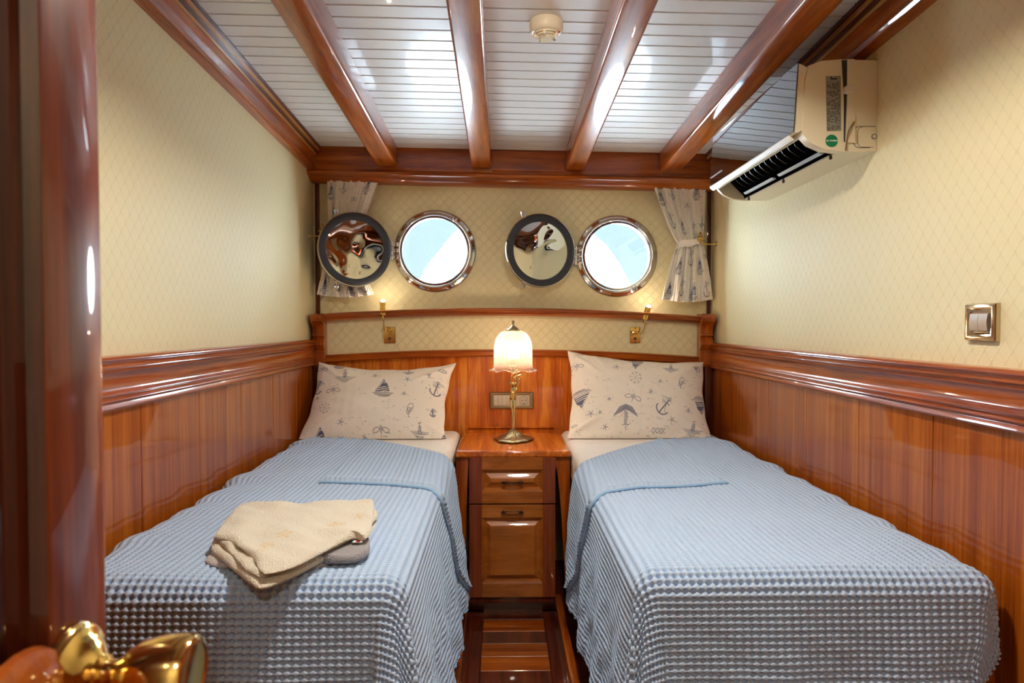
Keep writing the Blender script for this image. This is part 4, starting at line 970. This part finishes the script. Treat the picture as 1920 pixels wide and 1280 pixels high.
tube(bm, [Vector((atY(a, b_, Ye).x, Ye-.0005, atY(a, b_, Ye).z)) for a, b_ in [(x+7, y+1 if y < 250 else y-1) for x, y in hp[1:]]], .0006, 6); obj('hatch_outline', bm, m_ink, ac)
bm = B(); lathe(bm, [(.006, -.0015), (.0075, -.0015), (.0075, .0)], (atY(1639, 256, Ye).x, Ye, atY(1639, 256, Ye).z), 'Y', 20); obj('hatch_notch', bm, m_ink, ac)
bm = B(); tube(bm, spline([(atY(1600, 229, Ye).x, Ye-.006, atY(1600, 229, Ye).z), (atY(1588, 247, Ye).x, Ye-.010, atY(1588, 247, Ye).z), (atY(1586, 262, Ye).x, Ye-.006, atY(1586, 262, Ye).z), (atY(1584, 283, Ye).x, Ye-.004, atY(1584, 283, Ye).z)], 6), .0018, 8); obj('wire', bm, m_oldbrass, ac)
bm = B(); quad_at(bm, [(1548, 143), (1576, 142), (1577, 245), (1550, 246)], Ye-.001); sl = obj('rating_label', bm, m_greylab, ac, label='grey rating label covered in small print')
bm = B(); r2 = random.Random(4)
quad_at(bm, [(1556, 145), (1559, 144), (1560, 147), (1569, 146), (1569, 149), (1558, 150)], Ye-.0014, .0004)
for k in range(38):
    y_ = 154+k*2.4; x_ = 1550.5
    while x_ < 1574:
        w = r2.uniform(2, 7); w = min(w, 1575-x_)
        if r2.random() < .8: quad_at(bm, [(x_, y_), (x_+w, y_), (x_+w, y_+1.1), (x_, y_+1.1)], Ye-.0014, .0004)
        x_ += w+r2.uniform(.8, 3)
obj('fine_print', bm, m_ink, sl)
gc = atY(1559, 264, Ye)
bm = B(); lathe(bm, [(0, -.0012), (.0168, -.0012), (.0168, 0)], (gc.x, Ye, gc.z), 'Y', 40); gs_ = obj('round_sticker', bm, m_green, ac, label='round green sticker lettered QC PASSED')
def text_mesh(name, s, size, loc, mat, parent):
    cu = bpy.data.curves.new(name, 'FONT'); cu.body = s; cu.size = size; cu.align_x = 'CENTER'; cu.align_y = 'CENTER'; cu.extrude = .0002; cu.offset = .00012
    t = bpy.data.objects.new(name+'_tmp', cu); COL.objects.link(t); bpy.context.view_layer.update()
    me = bpy.data.meshes.new_from_object(t.evaluated_get(bpy.context.evaluated_depsgraph_get())); bpy.data.objects.remove(t)
    bm = bmesh.new(); bm.from_mesh(me); bmesh.ops.transform(bm, matrix=Matrix.Translation(loc) @ Matrix.Rotation(PI/2, 4, 'X'), verts=bm.verts)
    return obj(name, bm, mat, parent, recalc=False)
text_mesh('lettering', 'QC PASSED', .0062, (gc.x, Ye-.0015, gc.z), m_wht, gs_)

# ------------------------------------------------------------------ smoke detector
sx_, sy_ = None, None
sp_ = None
for Y in np.linspace(1.6, 2.4, 400):
    p = atY(1026, 27, Y)
    if p.z < cz(p.x, Y) : sp_ = p; 
    else: break
p = sp_; zc_ = cz(p.x, p.y+.045); cxs, cys = p.x, p.y+.045
sdt = thing('smoke_detector', 'round cream smoke detector on the white planks between the middle beams', 'smoke detector', (cxs, cys, zc_))
bm = B(); lathe(bm, [(0, .004), (.047, .004), (.0485, 0), (.0485, -.022), (.045, -.030), (.038, -.034), (.0, -.034)], (cxs, cys, zc_), 'Z', 56); obj('housing', bm, m_cream, sdt, ang=50)
bm = B(); lathe(bm, [(.036, -.034), (.036, -.038), (.033, -.0385), (.033, -.0345)], (cxs, cys, zc_), 'Z', 48)
lathe(bm, [(.030, -.034), (.030, -.043), (.026, -.0435), (.026, -.0355)], (cxs, cys, zc_), 'Z', 48); lathe(bm, [(.024, -.034), (.023, -.046), (.017, -.052), (0, -.053)], (cxs, cys, zc_), 'Z', 48)
for k in range(5):
    a = 2*PI*k/5-PI/2-.2; M = Matrix.Translation((cxs, cys, zc_)) @ Matrix.Rotation(a, 4, 'Z'); box(bm, .012, .037, -.004, .004, -.047, -.034, .001, 1, M=M)
obj('vent_cage', bm, m_cream, sdt)
bm = B(); lathe(bm, [(.0355, -.0343), (.0355, -.0365), (.0245, -.0365), (.0245, -.0343)], (cxs, cys, zc_), 'Z', 48); obj('dark_chamber', bm, m_ink, sdt)
m_red = plain('red_indicator', rgb(190, 40, 50), .2)
bm = B(); lathe(bm, [(0, -.004), (.003, -.003), (.004, 0)], (cxs+.036, cys-.012, zc_-.033), 'Z', 14); obj('indicator', bm, m_red, sdt)

# ------------------------------------------------------------------ light switch on the right wall
a, b_ = atX(1814, 570, XR-.005), atX(1871, 642, XR-.005)
y0, y1 = sorted((a.y, b_.y)); z0, z1 = b_.z+.002, a.z
ls = thing('light_switch', 'square brass framed double rocker light switch on the right wall', 'light switch', (XR, (y0+y1)/2, z0))
bm = B(); S = []
for d, x_ in ((0, 0), (0, .007), (.003, .012), (.008, .013), (.014, .011), (.018, .006)): S.append([(XR-x_, y0+d, z0+d), (XR-x_, y1-d, z0+d), (XR-x_, y1-d, z1-d), (XR-x_, y0+d, z1-d)])
sweep(bm, S); obj('frame', bm, plain('champagne_metal', (.60, .48, .32, 1), .12, 1), ls)
ym = (y0+y1)/2
for s0, s1 in ((y0+.020, ym-.0005), (ym+.0005, y1-.020)):
    bm = B(); sweep(bm, [[(XR-.005, Y, z0+.019), (XR-.013, Y, z0+.022), (XR-.016, Y, (z0+z1)/2), (XR-.013, Y, z1-.022), (XR-.005, Y, z1-.019)] for Y in (s0, s1)]); obj('rocker', bm, m_switch, ls)

# ------------------------------------------------------------------ towels on the left bunk
def towel(name, pts, z0, th, mat, parent, seed, stars=(), wr=.004, slope=None, ang0=0):
    P = [atZ(px, py, z0+th*.6) for px, py in pts]; n = len(P)
    cx = sum(p.x for p in P)/n; cy = sum(p.y for p in P)/n
    per = []; S_ = spline([(p.x, p.y, 0) for p in P+[P[0]]], 14)[:-1]
    b = np.array([(p.x, p.y) for p in S_]); nb = len(b); b = np.vstack([b, b[:1]]); nb += 1
    rr = np.concatenate([np.linspace(0, .9, 60), .9+.1*np.sin(np.linspace(0, PI/2, 22))[1:]])[:, None]
    X = cx+(b[:, 0]-cx)[None, :]*rr; Y = cy+(b[:, 1]-cy)[None, :]*rr
    nz = smooth_noise(6, .13, seed, 2); e = np.clip((rr-.9)/.1, 0, 1)
    edge = np.sqrt(np.clip(1-e**2, 0, 1))
    Z = z0+th*(.35+.65*edge)*(1-0*rr)+wr*nz(X, Y)*edge
    if slope is not None: Z = Z+slope(X, Y)
    bottom = np.stack([X[-1], Y[-1], np.full(nb, z0)+(slope(X[-1], Y[-1]) if slope is not None else 0)], -1)[None]
    # rim turned under
    ins = np.stack([cx+(X[-1]-cx)*.97, cy+(Y[-1]-cy)*.97, bottom[0][:, 2]], -1)[None]; ctr = np.stack([np.full(nb, cx), np.full(nb, cy), np.full(nb, z0)], -1)[None]
    P3 = np.concatenate([np.stack([X, Y, Z], -1), ins, ctr], 0)
    C = np.ones(P3.shape)
    for (px, py, r, a) in stars:
        s = atZ(px, py, z0+th); dx, dy = P3[..., 0]-s.x, P3[..., 1]-s.y; R_ = np.hypot(dx, dy); A_ = np.arctan2(dy, dx)+a
        q = np.abs(((A_/(2*PI/5)) % 1)-.5)*2; rad = r*(.42+.58*q**1.3)
        ins_ = np.clip((rad-R_)/.0015, 0, 1); ring = ins_*(1-np.clip((rad*.72-R_)/.0015, 0, 1)*.65)
        C = C*(1-ring[..., None]*np.array([.05, .24, .62]))
    return grid_obj(name, P3[:-0 or None], mat, parent, [C])
zb = ZT+.006
tw = thing('towel', 'white towel folded underneath the cream towel on the left bunk', 'towel', (-.5, 1.55, zb), 'folded towels on the left bunk')
towel('fold', [(384, 1049), (400, 1030), (440, 990), (690, 960), (688, 1015), (676, 1040), (632, 1052), (560, 1066), (470, 1062), (405, 1058)], zb, .014, m_terryw, tw, 3)
tg = thing('towel', 'small grey striped towel edge curling out at the right of the towel stack', 'towel', (-.35, 1.5, zb), 'folded towels on the left bunk')
towel('fold', [(600, 1046), (628, 1024), (660, 1010), (688, 1008), (694, 1022), (688, 1036), (664, 1046), (628, 1048)], zb+.014, .016, m_terryg, tg, 4, wr=.002)
tc_ = thing('towel', 'cream terry towel with star embroidery on top of the stack on the left bunk', 'towel', (-.5, 1.6, zb+.02), 'folded towels on the left bunk')
towel('lower_fold', [(400, 1010), (432, 965), (468, 948), (690, 950), (694, 985), (662, 1016), (598, 1050), (545, 1078), (494, 1098), (470, 1090), (440, 1066), (412, 1042), (396, 1028)], zb+.015, .016, m_terry, tc_, 5, wr=.003)
towel('middle_fold', [(405, 1006), (450, 965), (600, 960), (660, 1000), (585, 1044), (500, 1076), (478, 1076), (452, 1060), (438, 1040), (420, 1024)], zb+.030, .010, m_terry, tc_, 9, wr=.003)
towel('upper_fold', [(400, 1004), (436, 958), (468, 941), (560, 942), (640, 938), (692, 937), (701, 944), (697, 985), (688, 1006), (660, 1006), (605, 1033), (551, 1060), (504, 1072), (489, 1068), (470, 1040), (430, 1012)], zb+.039, .012, m_terry, tc_, 7,
      stars=((500, 1020, .020, .3), (533, 1003, .022, .9), (494, 1032, .016, 0), (632, 981, .024, .5), (676, 966, .020, .2), (600, 992, .006, 0), (611, 992, .006, 0)), wr=.005)
lab_p = atZ(672, 1007, zb+.045)
bm = B(); box(bm, lab_p.x-.012, lab_p.x+.008, lab_p.y-.004, lab_p.y+.006, zb+.034, zb+.037, .001); cl = obj('care_label', bm, m_wht, tc_)
bm = B(); box(bm, lab_p.x-.004, lab_p.x+.004, lab_p.y-.0045, lab_p.y+.004, zb+.0365, zb+.0376); obj('label_print', bm, m_red, cl)

# ------------------------------------------------------------------ open cabin door in the left foreground
XD = -.300
d1 = bpy.data.objects.new('door_1', None); COL.objects.link(d1); d1.location = (XD-.02, .2, 0); ORG[d1.name] = Vector(d1.location); d1['kind'] = 'structure'; d1['label'] = 'open mahogany cabin door seen edge-on in the left foreground'
ys0, ys1 = atX(80, 400, XD).y, atX(193, 600, XD).y
bm = B(); box(bm, XD-.038, XD, ys0, ys1, .03, 1.80, .003); obj('stile', bm, w_stile, d1)
bm = B(); box(bm, XD-.038, XD, -.09, ys0, 1.70, 1.80, .003); obj('rail', bm, w_darky, d1)
bm = B(); box(bm, XD-.038, XD, -.09, ys0, .03, .25, .003); obj('rail', bm, w_darky, d1)
bm = B(); box(bm, XD-.038, XD, -.09, -.07, .25, 1.70, .003); obj('stile', bm, w_darkz, d1)
bm = B(); yi0, yi1 = -.07, ys0
S = [[(XD-x, yi0+d, .25+d), (XD-x, yi1-d, .25+d), (XD-x, yi1-d, 1.70-d), (XD-x, yi0+d, 1.70-d)] for d, x in ((0, .001), (.004, .010), (.010, .013), (.014, .019), (.018, .020), (.040, .010), (.042, .009))]
sweep(bm, S, cap=False); bm.faces.new([bm.verts.new(p) for p in S[-1]]); obj('door_panel', bm, w_darkz, d1, ang=20)
hc = atX(128, 1262, XD); kz = hc.z; ky = hc.y
bm = B(); lathe(bm, [(0, 0), (.058, 0), (.056, .006), (.046, .011), (.030, .013), (0, .013)], (XD, ky-.052, kz-.020), 'X', 40); obj('wooden_rose', bm, w_mahz, d1)
bm = B()
lathe(bm, [(.0, 0), (.033, 0), (.034, .003), (.033, .006), (.030, .009), (.026, .010), (.022, .015), (.015, .019), (.012, .021), (.0125, .024), (.0095, .026), (.009, .032), (.011, .036), (.016, .041), (.0215, .050), (.0245, .062), (.0255, .074), (.0250, .082), (.0235, .085), (.021, .086), (.018, .0845), (0, .0845)], (XD+.001, ky, kz), 'X', 64)
obj('door_knob', bm, m_brass, d1, label='polished brass door knob', ang=40)

# ------------------------------------------------------------------ ceiling lamp near the doorway end, added passage fill lamp (out of frame)
m_lamp = plain('lit_ceiling_lamp', (1, .95, .85, 1), .5, emis=((1, .92, .82, 1), 230))
m_passage_fill = plain('passage_fill_lamp', (1, .95, .85, 1), .5, emis=((1, .90, .78, 1), 150))  # unseen passage lamp, added for warm fill from behind the camera
LAMPS = [(.12, 1.25), (.1, -.75)]
for k, (x, y_) in enumerate(LAMPS):
    z_ = cz(x, y_) if k < 1 else 2.12; e = thing('ceiling_lamp', ('round flush ceiling lamp between the beams near the doorway end', 'round fill lamp added in the passage behind the doorway')[k], 'lamp', (x, y_, z_), 'flush ceiling lamps')
    bm = B(); lathe(bm, [(.075, .004), (.082, 0), (.082, -.014), (.068, -.018), (.066, -.012), (.066, 0)], (x, y_, z_), 'Z', 40); obj('rim', bm, m_brass, e)
    bm = B(); lathe(bm, [(.067, -.010), (.050, -.024), (.025, -.031), (0, -.033)], (x, y_, z_), 'Z', 40); obj('diffuser', bm, m_lamp if k == 0 else m_passage_fill, e, recalc=True)

# ------------------------------------------------------------------ daylight
w = bpy.data.worlds.new('world'); scn.world = w; w.use_nodes = True; nt = w.node_tree; bg = nt.nodes['Background']
tc = N(nt, 'ShaderNodeTexCoord'); sp = N(nt, 'ShaderNodeSeparateXYZ'); nt.links.new(tc.outputs['Generated'], sp.inputs[0])
cr = N(nt, 'ShaderNodeValToRGB'); e = cr.color_ramp.elements; e[0].position = 0; e[0].color = (.62, .80, .95, 1); e[1].position = .5; e[1].color = (.42, .68, 1, 1); k_ = e.new(.15); k_.color = (.60, .84, 1, 1)
nt.links.new(sp.outputs['Z'], cr.inputs[0]); nt.links.new(cr.outputs[0], bg.inputs['Color']); bg.inputs['Strength'].default_value = .60
def sun(name, d, strength, angle, col):
    l = bpy.data.lights.new(name, 'SUN'); l.energy = strength; l.angle = math.radians(angle); l.color = col
    o = bpy.data.objects.new(name, l); COL.objects.link(o); o.rotation_euler = Vector(d).to_track_quat('-Z', 'Y').to_euler(); o.location = (0, 4, 3); return o
sun('skylight_through_portholes', (-.05, -1, -.12), 38, 130, (.72, .87, 1))
sun('glint_from_water', (.0, -1, .40), 14, 110, (.80, .92, 1))

sun('sunlight_on_the_shore', (.3, 1, -.7), 2.3, 1, (1, .98, .94))
scn.view_settings.view_transform = 'Standard'; scn.view_settings.look = 'None'; scn.view_settings.gamma = 1; scn.view_settings.use_curve_mapping = False
scn.view_settings.exposure = 1.05
scn.cycles.use_denoising = True
scn.cycles.max_bounces = 8; scn.cycles.diffuse_bounces = 5; scn.cycles.glossy_bounces = 5; scn.cycles.transmission_bounces = 6; scn.cycles.transparent_max_bounces = 10
scn.cycles.sample_clamp_indirect = 8; scn.cycles.caustics_reflective = False; scn.cycles.caustics_refractive = False
